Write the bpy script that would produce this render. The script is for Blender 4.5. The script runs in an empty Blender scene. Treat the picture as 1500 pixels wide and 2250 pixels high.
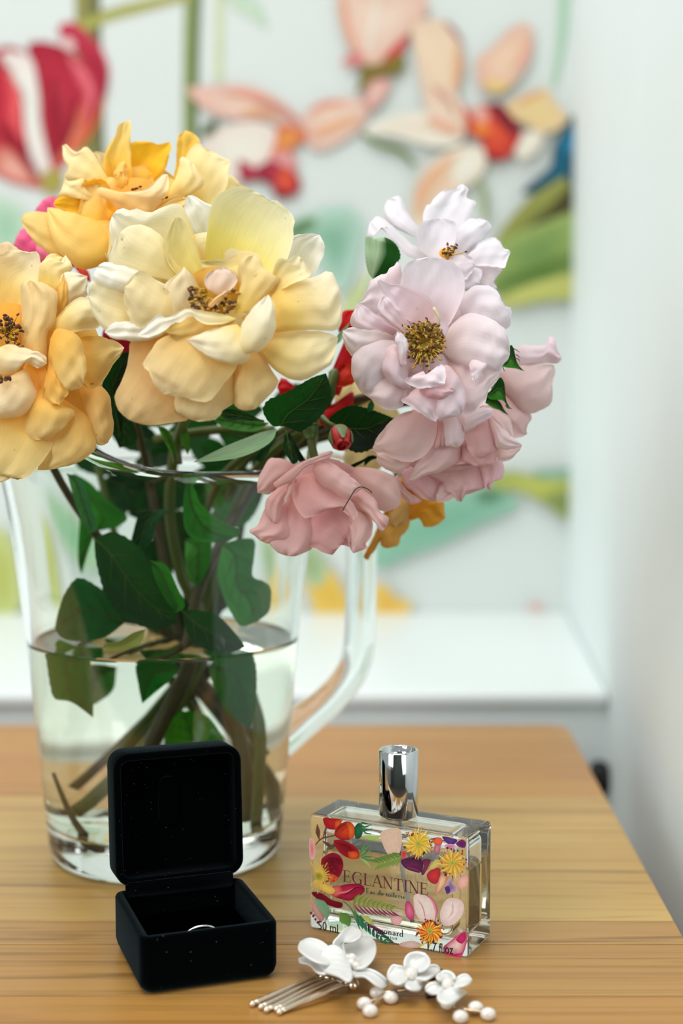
import bpy, bmesh, math, random
import numpy as np
from mathutils import Vector, Matrix

random.seed(7)
rng = np.random.RandomState(11)
S = bpy.context.scene
COL = S.collection

# ------------------------------------------------------------------ camera
# 50 mm lens on a portrait 24 x 36 frame; table top is at z = TZ.
F = 3125.0            # focal length in pixels of the 1500 x 2250 frame
TZ = 0.75
EYE = TZ + 0.21
PITCH = math.atan(255.0 / F)
cam_d = bpy.data.cameras.new('camera')
cam = bpy.data.objects.new('camera', cam_d)
COL.objects.link(cam)
cam.location = (0, 0, EYE)
cam.rotation_euler = (math.pi / 2 - PITCH, 0, 0)
cam_d.sensor_fit = 'VERTICAL'
cam_d.sensor_height = 36.0
cam_d.lens = 50.0
cam_d.clip_start = 0.01
cam_d.dof.use_dof = True
cam_d.dof.focus_distance = 0.538
cam_d.dof.aperture_fstop = 5.0
S.camera = cam

# ------------------------------------------------------------------ light
world = bpy.data.worlds.new('sky')
S.world = world
world.use_nodes = True
wn = world.node_tree.nodes
wbg = wn['Background']
wbg.inputs[0].default_value = (0.85, 0.94, 0.97, 1)
wbg.inputs[1].default_value = 0.43

def area(name, loc, target, sx, sy, power, color):
    d = bpy.data.lights.new(name, 'AREA')
    d.shape = 'RECTANGLE'; d.size = sx; d.size_y = sy
    d.energy = power; d.color = color
    o = bpy.data.objects.new(name, d); COL.objects.link(o)
    o.location = loc
    o.rotation_euler = (Vector(target) - Vector(loc)).to_track_quat('-Z', 'Y').to_euler()
    return o
# daylight from the glazed roof above and from a tall window at the left
area('roof_daylight', (-0.30, 0.42, 2.7), (-0.05, 0.72, 0.8), 1.7, 1.4, 32, (1.0, 0.98, 0.98))
area('window_daylight', (-1.55, -0.85, 1.7), (0.0, 0.62, 0.95), 1.1, 1.4, 26, (0.98, 0.98, 1.0))
area('front_fill_light', (1.05, -1.45, 1.45), (0.0, 0.62, 0.95), 1.0, 1.5, 12, (0.98, 0.99, 1.0))  # added fill lamp that brightens the flowers from the front; no window there

S.view_settings.view_transform = 'Standard'
S.view_settings.look = 'None'
S.view_settings.gamma = 1.0
S.view_settings.use_curve_mapping = False
S.view_settings.exposure = 0.06
cy = S.cycles
cy.max_bounces = 12
cy.transmission_bounces = 12
cy.diffuse_bounces = 4
cy.glossy_bounces = 6
cy.transparent_max_bounces = 8
cy.sample_clamp_indirect = 8.0
cy.use_denoising = True
cy.use_adaptive_sampling = True
cy.adaptive_threshold = 0.02

# ------------------------------------------------------------------ helpers
cP, sP = math.cos(PITCH), math.sin(PITCH)
def ray(px, py):
    u = (px - 750.0) / F; v = (1125.0 - py) / F
    return Vector((u, cP + v * sP, -sP + v * cP))
EY = Vector((0, 0, EYE))
def at(px, py, d):                      # point seen at a pixel, d metres along the view axis
    return EY + ray(px, py) * d
def on_z(px, py, z):                    # point seen at a pixel on a level plane
    r = ray(px, py); return EY + r * ((z - EYE) / r.z)
def on_y(px, py, y):
    r = ray(px, py); return EY + r * (y / r.y)
def on_plane(px, py, p0, n):
    r = ray(px, py); n = Vector(n); return EY + r * ((Vector(p0) - EY).dot(n) / r.dot(n))

def lin(c):
    c = [x / 255.0 for x in c[:3]]
    return tuple(x / 12.92 if x <= 0.04045 else ((x + 0.055) / 1.055) ** 2.4 for x in c)

def tag(o, label=None, cat=None, group=None, kind=None):
    if label: o['label'] = label
    if cat: o['category'] = cat
    if group: o['group'] = group
    if kind: o['kind'] = kind
    return o
def empty(name, loc, label, cat, group=None):
    o = bpy.data.objects.new(name, None); COL.objects.link(o)
    o.empty_display_size = 0.01
    o.location = loc
    return tag(o, label, cat, group)
def link(name, me, mat, parent=None, smooth=True):
    if smooth:
        me.polygons.foreach_set('use_smooth', [True] * len(me.polygons))
    o = bpy.data.objects.new(name, me); COL.objects.link(o)
    if mat: me.materials.append(mat)
    if parent is not None:                # meshes are written in world space, so undo the parent's offset
        o.parent = parent
        if parent.type == 'EMPTY':
            o.matrix_parent_inverse = Matrix.Translation(parent.location).inverted()
    return o
def pydata(name, verts, faces, mat, parent=None, smooth=True):
    me = bpy.data.meshes.new(name)
    me.from_pydata([tuple(v) for v in verts], [], faces)
    me.update()
    return link(name, me, mat, parent, smooth)
def from_bm(name, bm, mat, parent=None, smooth=True):
    me = bpy.data.meshes.new(name)
    bm.normal_update()
    bm.to_mesh(me); bm.free()
    return link(name, me, mat, parent, smooth)
def catmull(pts, n, closed=False):
    P = [np.array(p, float) for p in pts]
    if len(P) == 2:
        return np.array([P[0] + (P[1] - P[0]) * t for t in np.linspace(0, 1, n)])
    if closed:
        Q = [P[-1]] + P + [P[0], P[1]]
        segs = len(P)
    else:
        Q = [2 * P[0] - P[1]] + P + [2 * P[-1] - P[-2]]
        segs = len(P) - 1
    res = []
    for i in range(segs):
        p0, p1, p2, p3 = Q[i], Q[i + 1], Q[i + 2], Q[i + 3]
        for t in np.linspace(0, 1, 9)[:-1]:
            res.append(0.5 * ((2 * p1) + (-p0 + p2) * t + (2 * p0 - 5 * p1 + 4 * p2 - p3) * t * t + (-p0 + 3 * p1 - 3 * p2 + p3) * t ** 3))
    res.append(P[0] if closed else P[-1])
    res = np.array(res)
    L = np.r_[0, np.cumsum(np.linalg.norm(np.diff(res, axis=0), axis=1))]
    s = np.linspace(0, L[-1], n)
    return np.stack([np.interp(s, L, res[:, k]) for k in range(res.shape[1])], 1)

def tube_mesh(bm, path, radii, seg=10, cap=True, flat=1.0, up=None):
    path = [Vector(p) for p in path]
    n = len(path)
    if not hasattr(radii, '__len__'): radii = [radii] * n
    rings = []
    prev = None
    for i in range(n):
        t = (path[min(i + 1, n - 1)] - path[max(i - 1, 0)]).normalized()
        if prev is None:
            a = Vector(up) if up else (Vector((0, 0, 1)) if abs(t.z) < 0.9 else Vector((1, 0, 0)))
            x = (a - t * a.dot(t)).normalized()
        else:
            x = (prev - t * prev.dot(t)).normalized()
        prev = x
        y = t.cross(x)
        ring = []
        for k in range(seg):
            an = 2 * math.pi * k / seg
            ring.append(bm.verts.new(path[i] + (x * math.cos(an) + y * math.sin(an) * flat) * radii[i]))
        rings.append(ring)
    for i in range(n - 1):
        for k in range(seg):
            bm.faces.new((rings[i][k], rings[i][(k + 1) % seg], rings[i + 1][(k + 1) % seg], rings[i + 1][k]))
    if cap:
        bm.faces.new(rings[0][::-1]); bm.faces.new(rings[-1])
def tube(name, path, radii, mat, parent=None, seg=10, smooth_n=None, flat=1.0, up=None):
    if smooth_n:
        R = radii if hasattr(radii, '__len__') else [radii] * len(path)
        q = catmull([list(p) + [r] for p, r in zip(path, R)], smooth_n)
        path = [Vector(r[:3]) for r in q]; radii = [float(r[3]) for r in q]
    bm = bmesh.new()
    tube_mesh(bm, path, radii, seg, True, flat, up)
    return from_bm(name, bm, mat, parent)

def box_bm(bm, cx, cy_, cz, sx, sy, sz, M=None):
    r = bmesh.ops.create_cube(bm, size=1.0)
    m = Matrix.Translation((cx, cy_, cz)) @ Matrix.Diagonal((sx, sy, sz, 1))
    if M is not None: m = M @ m
    bmesh.ops.transform(bm, matrix=m, verts=r['verts'])
    return r['verts']
def box(name, c, s, mat, parent=None, bevel=0.0, seg=2, M=None, smooth=False):
    bm = bmesh.new()
    box_bm(bm, *c, *s)
    if bevel > 0:
        bmesh.ops.bevel(bm, geom=bm.edges[:], offset=bevel, segments=seg, profile=0.5, affect='EDGES')
    if M is not None: bmesh.ops.transform(bm, matrix=M, verts=bm.verts[:])
    o = from_bm(name, bm, mat, parent, smooth or bevel > 0)
    return weigh(o) if bevel > 0 else o
def weigh(o):                           # keep the flat faces of a bevelled solid flat
    md = o.modifiers.new('weighted', 'WEIGHTED_NORMAL'); md.weight = 100; md.mode = 'FACE_AREA'
    return o
def lathe_bm(bm, prof, seg=64, M=None, closed=False):
    rings = []
    for r, z in prof:
        if r < 1e-6:
            rings.append([bm.verts.new((0, 0, z))])
        else:
            rings.append([bm.verts.new((r * math.cos(2 * math.pi * k / seg), r * math.sin(2 * math.pi * k / seg), z)) for k in range(seg)])
    allv = [v for r in rings for v in r]
    m = len(rings)
    for i in range(m if closed else m - 1):
        a, b = rings[i], rings[(i + 1) % m]
        for k in range(seg):
            k2 = (k + 1) % seg
            if len(a) == 1 and len(b) == 1: continue
            if len(a) == 1: bm.faces.new((a[0], b[k], b[k2]))
            elif len(b) == 1: bm.faces.new((a[k2], a[k], b[0]))
            else: bm.faces.new((a[k], a[k2], b[k2], b[k]))
    if M is not None: bmesh.ops.transform(bm, matrix=M, verts=allv)
    return rings

# ------------------------------------------------------------------ materials
def new_mat(name):
    m = bpy.data.materials.new(name); m.use_nodes = True
    return m, m.node_tree.nodes, m.node_tree.links, m.node_tree.nodes['Principled BSDF']
def pmat(name, rgb, rough=0.5, metal=0.0, spec=0.5, noise=None, bump=None, **kw):
    m, n, l, b = new_mat(name)
    b.inputs['Base Color'].default_value = (*lin(rgb), 1)
    b.inputs['Roughness'].default_value = rough
    b.inputs['Metallic'].default_value = metal
    b.inputs['Specular IOR Level'].default_value = spec
    for k, v in kw.items():
        b.inputs[k.replace('_', ' ')].default_value = v
    if noise or bump:
        tc = n.new('ShaderNodeTexCoord')
        nt = n.new('ShaderNodeTexNoise')
        sc, amt = noise or bump
        nt.inputs['Scale'].default_value = sc
        nt.inputs['Detail'].default_value = 6
        l.new(tc.outputs['Object'], nt.inputs['Vector'])
        if noise:
            mx = n.new('ShaderNodeMix'); mx.data_type = 'RGBA'; mx.blend_type = 'MULTIPLY'
            mr = n.new('ShaderNodeMapRange')
            mr.inputs[3].default_value = 1 - amt; mr.inputs[4].default_value = 1 + amt * 0.4
            l.new(nt.outputs['Fac'], mr.inputs[0])
            mx.inputs[0].default_value = 1.0
            mx.inputs[6].default_value = (*lin(rgb), 1)
            l.new(mr.outputs[0], mx.inputs[7])
            l.new(mx.outputs[2], b.inputs['Base Color'])
        if bump:
            bp = n.new('ShaderNodeBump'); bp.inputs['Strength'].default_value = bump[1]
            bp.inputs['Distance'].default_value = 0.001
            l.new(nt.outputs['Fac'], bp.inputs['Height']); l.new(bp.outputs[0], b.inputs['Normal'])
    return m
def glass_mat(name, rgb, ior, rough=0.0):
    m, n, l, b = new_mat(name)
    b.inputs['Base Color'].default_value = (*lin(rgb), 1)
    b.inputs['Transmission Weight'].default_value = 1.0
    b.inputs['IOR'].default_value = ior
    b.inputs['Roughness'].default_value = rough
    return m
def petal_mat(name, transl=0.35, rough=0.6, vein=0.10, bump=0.25, vscale=26.0, spec=0.25, fleck=0.0):
    # colour comes from the petal's own pigment attribute, fine veins from its uv
    m, n, l, b = new_mat(name)
    at_ = n.new('ShaderNodeVertexColor'); at_.layer_name = 'Col'
    uv = n.new('ShaderNodeUVMap'); uv.uv_map = 'UVMap'
    mp = n.new('ShaderNodeMapping'); mp.inputs['Scale'].default_value = (vscale, 2.2, 1)
    nt = n.new('ShaderNodeTexNoise'); nt.inputs['Scale'].default_value = 1.0; nt.inputs['Detail'].default_value = 4
    l.new(uv.outputs[0], mp.inputs[0]); l.new(mp.outputs[0], nt.inputs['Vector'])
    mr = n.new('ShaderNodeMapRange'); mr.inputs[1].default_value = 0.3; mr.inputs[2].default_value = 0.7
    mr.inputs[3].default_value = 1 - vein; mr.inputs[4].default_value = 1 + vein * 0.5
    l.new(nt.outputs['Fac'], mr.inputs[0])
    mx = n.new('ShaderNodeMix'); mx.data_type = 'RGBA'; mx.blend_type = 'MULTIPLY'; mx.inputs[0].default_value = 1
    l.new(at_.outputs['Color'], mx.inputs[6]); l.new(mr.outputs[0], mx.inputs[7])
    col = mx.outputs[2]
    if fleck:                             # small brown age marks on the petals
        tc = n.new('ShaderNodeTexCoord')
        n3 = n.new('ShaderNodeTexNoise'); n3.inputs['Scale'].default_value = 260; n3.inputs['Detail'].default_value = 3
        l.new(tc.outputs['Object'], n3.inputs['Vector'])
        m3 = n.new('ShaderNodeMapRange'); m3.inputs[1].default_value = 0.71; m3.inputs[2].default_value = 0.77
        m3.inputs[3].default_value = 0.0; m3.inputs[4].default_value = fleck
        l.new(n3.outputs['Fac'], m3.inputs[0])
        mf = n.new('ShaderNodeMix'); mf.data_type = 'RGBA'; mf.blend_type = 'MULTIPLY'
        mf.inputs[7].default_value = (0.55, 0.33, 0.10, 1)
        l.new(m3.outputs[0], mf.inputs[0]); l.new(col, mf.inputs[6]); col = mf.outputs[2]
    l.new(col, b.inputs['Base Color'])
    b.inputs['Roughness'].default_value = rough
    b.inputs['Specular IOR Level'].default_value = spec
    bp = n.new('ShaderNodeBump'); bp.inputs['Strength'].default_value = bump; bp.inputs['Distance'].default_value = 0.0006
    l.new(nt.outputs['Fac'], bp.inputs['Height']); l.new(bp.outputs[0], b.inputs['Normal'])
    tr = n.new('ShaderNodeBsdfTranslucent'); l.new(col, tr.inputs['Color'])
    l.new(bp.outputs[0], tr.inputs['Normal'])
    ms = n.new('ShaderNodeMixShader'); ms.inputs[0].default_value = transl
    l.new(b.outputs[0], ms.inputs[1]); l.new(tr.outputs[0], ms.inputs[2])
    l.new(ms.outputs[0], n['Material Output'].inputs['Surface'])
    return m
def print_mat(name, rough=0.6, spec=0.3, grain=0.12, gscale=60.0):
    m, n, l, b = new_mat(name)
    at_ = n.new('ShaderNodeVertexColor'); at_.layer_name = 'Col'
    tc = n.new('ShaderNodeTexCoord')
    nt = n.new('ShaderNodeTexNoise'); nt.inputs['Scale'].default_value = gscale; nt.inputs['Detail'].default_value = 5
    l.new(tc.outputs['Object'], nt.inputs['Vector'])
    mr = n.new('ShaderNodeMapRange'); mr.inputs[3].default_value = 1 - grain; mr.inputs[4].default_value = 1 + grain
    l.new(nt.outputs['Fac'], mr.inputs[0])
    mx = n.new('ShaderNodeMix'); mx.data_type = 'RGBA'; mx.blend_type = 'MULTIPLY'; mx.inputs[0].default_value = 1
    l.new(at_.outputs['Color'], mx.inputs[6]); l.new(mr.outputs[0], mx.inputs[7])
    l.new(mx.outputs[2], b.inputs['Base Color'])
    b.inputs['Roughness'].default_value = rough; b.inputs['Specular IOR Level'].default_value = spec
    return m
def set_cols(me, cols):
    ca = me.color_attributes.new('Col', 'FLOAT_COLOR', 'POINT')
    flat = np.ones((len(cols), 4), np.float32); flat[:, :3] = cols
    ca.data.foreach_set('color', flat.ravel())

PAINT = pmat('white_paint', (232, 241, 240), 0.55, noise=(9.0, 0.03))
SILLP = pmat('white_gloss_paint', (226, 232, 230), 0.3, noise=(6.0, 0.02))
PETAL = petal_mat('petal', 0.32, vein=0.045, bump=0.16, vscale=34, fleck=0.8)
PETALP = petal_mat('pink_petal', 0.34, vein=0.03, bump=0.12, vscale=24, fleck=0.25)
LEAFM = petal_mat('leaf', 0.22, 0.5, 0.16, 0.35, 9.0, spec=0.16)
WPRINT = print_mat('wallpaper_print', 0.7, 0.2, 0.10, 40)
LPRINT = print_mat('label_print', 0.35, 0.4, 0.15, 900)
STEM = pmat('green_stem', (86, 104, 40), 0.45, noise=(120.0, 0.35))
STEMD = pmat('brown_green_stem', (72, 66, 32), 0.5, noise=(120.0, 0.4))
# ================================================================== the room
WALLY = 1.374                           # patterned wall behind the sill
def wall_x(y):                          # white side wall, slightly out of square
    return 0.113 + 0.0776 * y
def quadbox(name, pts, z0, z1, mat, parent=None, bevel=0):
    bm = bmesh.new()
    lo = [bm.verts.new((x, y, z0)) for x, y in pts]; hi = [bm.verts.new((x, y, z1)) for x, y in pts]
    n = len(pts)
    bm.faces.new(lo[::-1]); bm.faces.new(hi)
    for i in range(n): bm.faces.new((lo[i], lo[(i + 1) % n], hi[(i + 1) % n], hi[i]))
    if bevel: bmesh.ops.bevel(bm, geom=bm.edges[:], offset=bevel, segments=3, profile=0.5, affect='EDGES')
    o = from_bm(name, bm, mat, parent, bevel > 0)
    return weigh(o) if bevel else o
FLOORM = pmat('floor_boards', (84, 72, 60), 0.5, noise=(4.0, 0.3))
fl = box('floor', (-0.4, -0.3, -0.01), (4.4, 3.6, 0.02), FLOORM); tag(fl, 'brown boarded floor far below the table', kind='structure')
wpap = pmat('wallpaper_ground', (209, 216, 211), 0.75, noise=(14.0, 0.02))
xw = wall_x(WALLY)
wb = quadbox('wall_back', [(-2.4, WALLY), (xw + 0.15, WALLY), (xw + 0.15, WALLY + 0.1), (-2.4, WALLY + 0.1)], 0, 2.6, wpap)
tag(wb, 'pale wall with printed flowers behind the bouquet', kind='structure')
wr = quadbox('wall_right', [(wall_x(.6), .6), (1.62, .6), (1.62, WALLY + .1), (wall_x(WALLY), WALLY + .1), (wall_x(WALLY), WALLY)], 0, 2.6, PAINT)
tag(wr, 'plain white side wall at the right', kind='structure')
BEIGE = pmat('stone_paint', (176, 168, 154), 0.6, noise=(5.0, 0.06))
ws = box('wall_side', (1.67, -0.58, 1.3), (0.1, 2.36, 2.6), PAINT); tag(ws, 'white wall at the far right of the room', kind='structure')
wl = box('wall_left', (-2.45, -0.4, 0.45), (0.1, 3.6, 0.9), BEIGE); tag(wl, 'low stone coloured wall under the left windows', kind='structure')
wf = box('wall_front', (-0.4, -1.75, 1.3), (4.2, 0.1, 2.6), pmat('dark_green_paint', (70, 76, 70), 0.6, noise=(5.0, 0.08))); tag(wf, 'dark painted wall behind the viewer', kind='structure')
# sill : a deep painted ledge on a panelled box
ys = 0.995
sl = quadbox('trim_1', [(-2.3, ys - 0.012), (wall_x(ys), ys + .004), (wall_x(WALLY), WALLY), (-2.3, WALLY)], TZ - 0.012, TZ, SILLP, bevel=0.004)
tag(sl, 'deep white painted ledge along the patterned wall', kind='structure')
pn = quadbox('trim_2', [(-2.3, ys - 0.006), (wall_x(ys + .02), ys + 0.010), (wall_x(ys + .06), ys + 0.06), (-2.3, ys + 0.06)], 0.0, TZ - 0.012, PAINT)
tag(pn, 'white panel below the painted ledge', kind='structure')
# dark valve between table and wall
vp = on_y(1316, 1706, 0.99)
BLACK = pmat('black_rubber', (14, 18, 18), 0.5, noise=(60, 0.2))
bm = bmesh.new()
lathe_bm(bm, [(0, -.012), (.006, -.012), (.0075, -.008), (.0075, .004), (.006, .009), (.003, .011), (0, .011)], 20, Matrix.Translation(vp))
for k in range(8):
    a = k * math.pi / 4
    box_bm(bm, vp.x + .0075 * math.cos(a), vp.y + .0075 * math.sin(a), vp.z - .002, .002, .002, .012)
vo = from_bm('radiator_valve', bm, BLACK); tag(vo, 'small black ribbed knob between table edge and white wall', 'valve')
tube('pipe', [vp + Vector((0, 0, -.011)), vp + Vector((0, 0.002, -.2)), vp + Vector((0, .004, -.68))], .0035, pmat('pipe_paint', (190, 196, 192), .4), vo)

# ------------------------------------------------------------------ printed flowers on the wallpaper
MOTIF = {'on': None}
def motif(name, mat, parent):
    flush_motif()
    MOTIF['on'] = [name, mat, parent, [], [], []]
def flush_motif():
    m_ = MOTIF['on']; MOTIF['on'] = None
    if m_ and m_[3]:
        o = pydata(m_[0], m_[3], m_[4], m_[1], m_[2], False)
        set_cols(o.data, np.array(m_[5]))
def emit(name, V, fs, C, mat, parent):
    m_ = MOTIF['on']
    if m_:
        k = len(m_[3]); m_[3].extend(V); m_[4].extend(tuple(i + k for i in f) for f in fs); m_[5].extend(np.array(c) for c in C)
        return None
    o = pydata(name, V, fs, mat, parent, False); set_cols(o.data, np.array(C)); return o
def flat_print(name, pts, cin, cout, parent, place, closed=True, axis=None, center=None, n=40, rings=4, mat=None, lift=0.0):
    """closed pixel outline -> flat mesh; pigment runs from cin (heart) to cout (edge)"""
    out = catmull(pts, n + 1, True)[:-1]
    c = np.array(center, float) if center else out.mean(0)
    V = [place(c[0], c[1], lift)]; C = [lin(cin)]
    a, b = np.array(lin(cin)), np.array(lin(cout))
    for r in range(1, rings + 1):
        t = r / rings
        for p in out:
            q = c + (p - c) * t
            V.append(place(q[0], q[1], lift)); C.append(a + (b - a) * t ** 1.4)
    fs = [(0, 1 + k, 1 + (k + 1) % n) for k in range(n)]
    for r in range(rings - 1):
        for k in range(n):
            fs.append((1 + r * n + k, 1 + (r + 1) * n + k, 1 + (r + 1) * n + (k + 1) % n, 1 + r * n + (k + 1) % n))
    return emit(name, V, fs, C, mat, parent)
def strip_print(name, pts, w, c0, c1, parent, place, mat, lift=0.0, n=24):
    q = catmull(pts, n)
    W = np.interp(np.linspace(0, 1, n), np.linspace(0, 1, len(w)), w) if hasattr(w, '__len__') else np.full(n, w)
    t = np.gradient(q, axis=0); t /= np.linalg.norm(t, axis=1)[:, None] + 1e-9
    nn = np.stack([-t[:, 1], t[:, 0]], 1)
    V = []; C = []; a, b = np.array(lin(c0)), np.array(lin(c1))
    for i in range(n):
        for s, cc in ((-1, a), (0, (a + b) / 2), (1, b)):
            p = q[i] + nn[i] * s * W[i] / 2
            V.append(place(p[0], p[1], lift)); C.append(cc)
    fs = []
    for i in range(n - 1):
        for k in (0, 1):
            fs.append((i * 3 + k, i * 3 + k + 1, i * 3 + 4 + k, i * 3 + 3 + k))
    return emit(name, V, fs, C, mat, parent)
def wp(x, y, lift): return on_y(x, y, WALLY - 0.0004 - lift * 0.00012)
LC = [0]
def tone(name, c):                      # the orchids are printed thin and pale, the lily dense and dark
    if 'orchid_petal' in name: return tuple(v * .78 + w * .22 for v, w in zip(c, (218, 222, 210)))
    if 'lily' in name and c[1] < 110: return (c[0] * .90, c[1] * .85, c[2] * .95)
    return c
def wf_(name, cin, cout, pts, center=None):
    LC[0] += 1; cin = tone(name, cin); cout = tone(name, cout)
    flat_print(name, pts, cin, cout, wb, wp, center=center, mat=WPRINT, lift=LC[0])
def ws_(name, c0, c1, w, pts):
    LC[0] += 1
    strip_print(name, pts, w, c0, c1, wb, wp, WPRINT, LC[0])
# tall stems
ws_('printed_stem', (92, 92, 62), (150, 148, 84), 56, [(192, -20), (195, 120), (200, 260), (205, 420)])
ws_('printed_stem', (72, 98, 58), (150, 160, 104), [38, 34, 30], [(424, -20), (420, 120), (418, 300), (425, 460)])
ws_('printed_stem', (186, 198, 150), (206, 214, 180), 18, [(482, -20), (481, 90), (480, 180)])
ws_('printed_tendril', (150, 150, 76), (172, 170, 92), [26, 26, 20], [(160, 66), (230, 36), (310, 14), (420, -12)])
ws_('printed_leaf', (176, 200, 180), (196, 214, 186), [8, 40, 34, 6], [(490, -20), (530, 5), (560, 25), (585, 60)])
ws_('printed_stem', (150, 190, 160), (176, 206, 180), [24, 20, 10], [(1238, -20), (1232, 90), (1216, 190)])
# crimson lily
motif('printed_lily', WPRINT, wb)
wf_('printed_lily_petal', (196, 50, 66), (176, 34, 52), [(60, 100), (100, 92), (150, 110), (190, 150), (235, 170), (222, 240), (200, 300), (150, 330), (110, 300), (92, 240), (80, 170)])
wf_('printed_lily_petal', (188, 42, 60), (206, 70, 84), [(128, 60), (160, 48), (200, 80), (225, 110), (240, 165), (220, 230), (190, 170), (165, 110), (140, 90)])
wf_('printed_lily_petal', (206, 52, 62), (184, 40, 56), [(-20, 120), (40, 105), (70, 150), (60, 250), (80, 340), (60, 330), (10, 300), (-30, 260)])
wf_('printed_lily_petal', (170, 34, 46), (206, 64, 70), [(-20, 260), (20, 280), (60, 340), (88, 402), (60, 395), (10, 360), (-20, 330)])
wf_('printed_lily_petal', (224, 170, 150), (206, 84, 70), [(-10, 320), (30, 330), (80, 380), (95, 412), (50, 408), (0, 390), (-20, 370)])
wf_('printed_lily_petal', (156, 26, 42), (196, 56, 66), [(95, 200), (130, 190), (150, 250), (140, 320), (118, 360), (98, 320), (90, 260)])
wf_('printed_lily_petal', (214, 120, 88), (206, 74, 66), [(180, 220), (200, 230), (190, 300), (150, 350), (120, 380), (112, 360), (140, 310), (165, 260)])
ws_('printed_streak', (120, 14, 34), (170, 34, 50), [6, 20, 26, 8], [(118, 170), (112, 220), (118, 280), (112, 330)])
ws_('printed_streak', (222, 120, 128), (206, 70, 84), [6, 26, 20, 6], [(150, 120), (180, 170), (196, 210), (188, 260)])
ws_('printed_streak', (126, 16, 40), (170, 40, 56), [6, 18, 16, 6], [(200, 120), (222, 160), (226, 200), (212, 240)])
ws_('printed_streak', (226, 100, 100), (206, 60, 70), [6, 30, 26, 8], [(10, 150), (30, 200), (30, 260), (50, 310)])
ws_('printed_streak', (126, 16, 36), (160, 30, 46), [6, 22, 22, 6], [(-10, 270), (25, 300), (55, 350), (80, 395)])
ws_('printed_streak', (220, 140, 60), (214, 90, 60), [4, 8, 8, 4], [(228, 215), (214, 260), (190, 300), (150, 350)])
ws_('printed_streak', (126, 16, 36), (150, 30, 46), [4, 14, 18, 6], [(165, 210), (160, 260), (140, 310), (118, 350)])
wf_('printed_lily_petal', (222, 224, 214), (220, 206, 200), [(0, 118), (40, 115), (70, 130), (85, 200), (88, 260), (100, 320), (115, 380), (100, 395), (70, 350), (55, 290), (50, 230), (38, 170), (20, 150)])
wf_('printed_lily_petal', (226, 214, 208), (214, 150, 150), [(130, 92), (150, 82), (165, 95), (160, 112), (142, 108)])
wf_('printed_bud', (150, 150, 70), (176, 150, 84), [(90, 385), (120, 370), (140, 390), (130, 420), (100, 425)])
flush_motif()
# green leaves low behind the roses
wf_('printed_leaf', (150, 190, 160), (190, 212, 190), [(-20, 440), (40, 450), (60, 500), (40, 560), (-20, 560)])
wf_('printed_leaf', (120, 168, 140), (182, 208, 194), [(640, 490), (700, 460), (760, 450), (800, 490), (790, 560), (760, 640), (720, 620), (690, 560)])
wf_('printed_leaf', (84, 122, 84), (120, 150, 110), [(630, 500), (670, 478), (696, 482), (680, 510), (640, 530)])
wf_('printed_leaf', (182, 196, 130), (204, 212, 168), [(740, 690), (780, 630), (820, 590), (800, 660), (770, 710)])
# middle orchid
motif('printed_orchid', WPRINT, wb)
wf_('printed_orchid_petal', (222, 186, 166), (216, 158, 142), [(410, 195), (460, 190), (520, 185), (580, 200), (640, 240), (670, 275), (640, 285), (580, 262), (510, 262), (450, 240)])
ws_('printed_orchid_streak', (206, 120, 104), (214, 150, 120), [6, 16, 14, 4], [(490, 205), (560, 215), (620, 240), (660, 270)])
wf_('printed_orchid_petal', (224, 192, 168), (220, 166, 150), [(670, 250), (700, 225), (760, 215), (810, 225), (800, 270), (770, 300), (710, 330), (676, 318), (668, 285)])
ws_('printed_orchid_streak', (206, 104, 88), (222, 168, 140), [4, 16, 4], [(682, 248), (716, 230), (760, 228)])
wf_('printed_orchid_petal', (226, 220, 206), (222, 200, 190), [(440, 320), (490, 280), (560, 265), (610, 290), (600, 340), (560, 370), (520, 400), (480, 380), (450, 360)])
wf_('printed_orchid_throat', (214, 150, 78), (206, 92, 66), [(610, 280), (640, 275), (672, 285), (670, 305), (640, 330), (605, 345), (590, 350), (605, 310)])
wf_('printed_orchid_petal', (216, 140, 138), (206, 110, 112), [(590, 350), (620, 330), (648, 345), (650, 370), (620, 385), (590, 380)])
wf_('printed_orchid_lip', (186, 66, 86), (150, 36, 58), [(525, 350), (560, 368), (600, 352), (630, 372), (655, 385), (660, 415), (640, 432), (606, 434), (596, 405), (560, 390), (530, 400)])
wf_('printed_orchid_lip', (216, 92, 60), (186, 50, 50), [(605, 375), (640, 370), (650, 400), (635, 425), (612, 420)])
ws_('printed_streak', (150, 120, 128), (214, 170, 150), [4, 14, 16, 6], [(560, 225), (600, 240), (640, 265), (665, 285)])
ws_('printed_streak', (226, 160, 90), (220, 140, 90), [4, 12, 10, 4], [(530, 245), (560, 248), (590, 250), (610, 255)])
ws_('printed_streak', (226, 150, 110), (222, 180, 140), [4, 20, 16, 4], [(680, 300), (720, 285), (760, 268), (795, 262)])
wf_('printed_patch', (130, 28, 48), (150, 40, 60), [(565, 380), (585, 372), (600, 390), (590, 402), (572, 396)])
wf_('printed_patch', (110, 24, 34), (140, 36, 44), [(600, 420), (620, 418), (640, 428), (612, 436)])
ws_('printed_bud', (60, 72, 44), (90, 100, 60), [4, 24, 20, 4], [(440, 300), (458, 284), (470, 272), (480, 262)])
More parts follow.
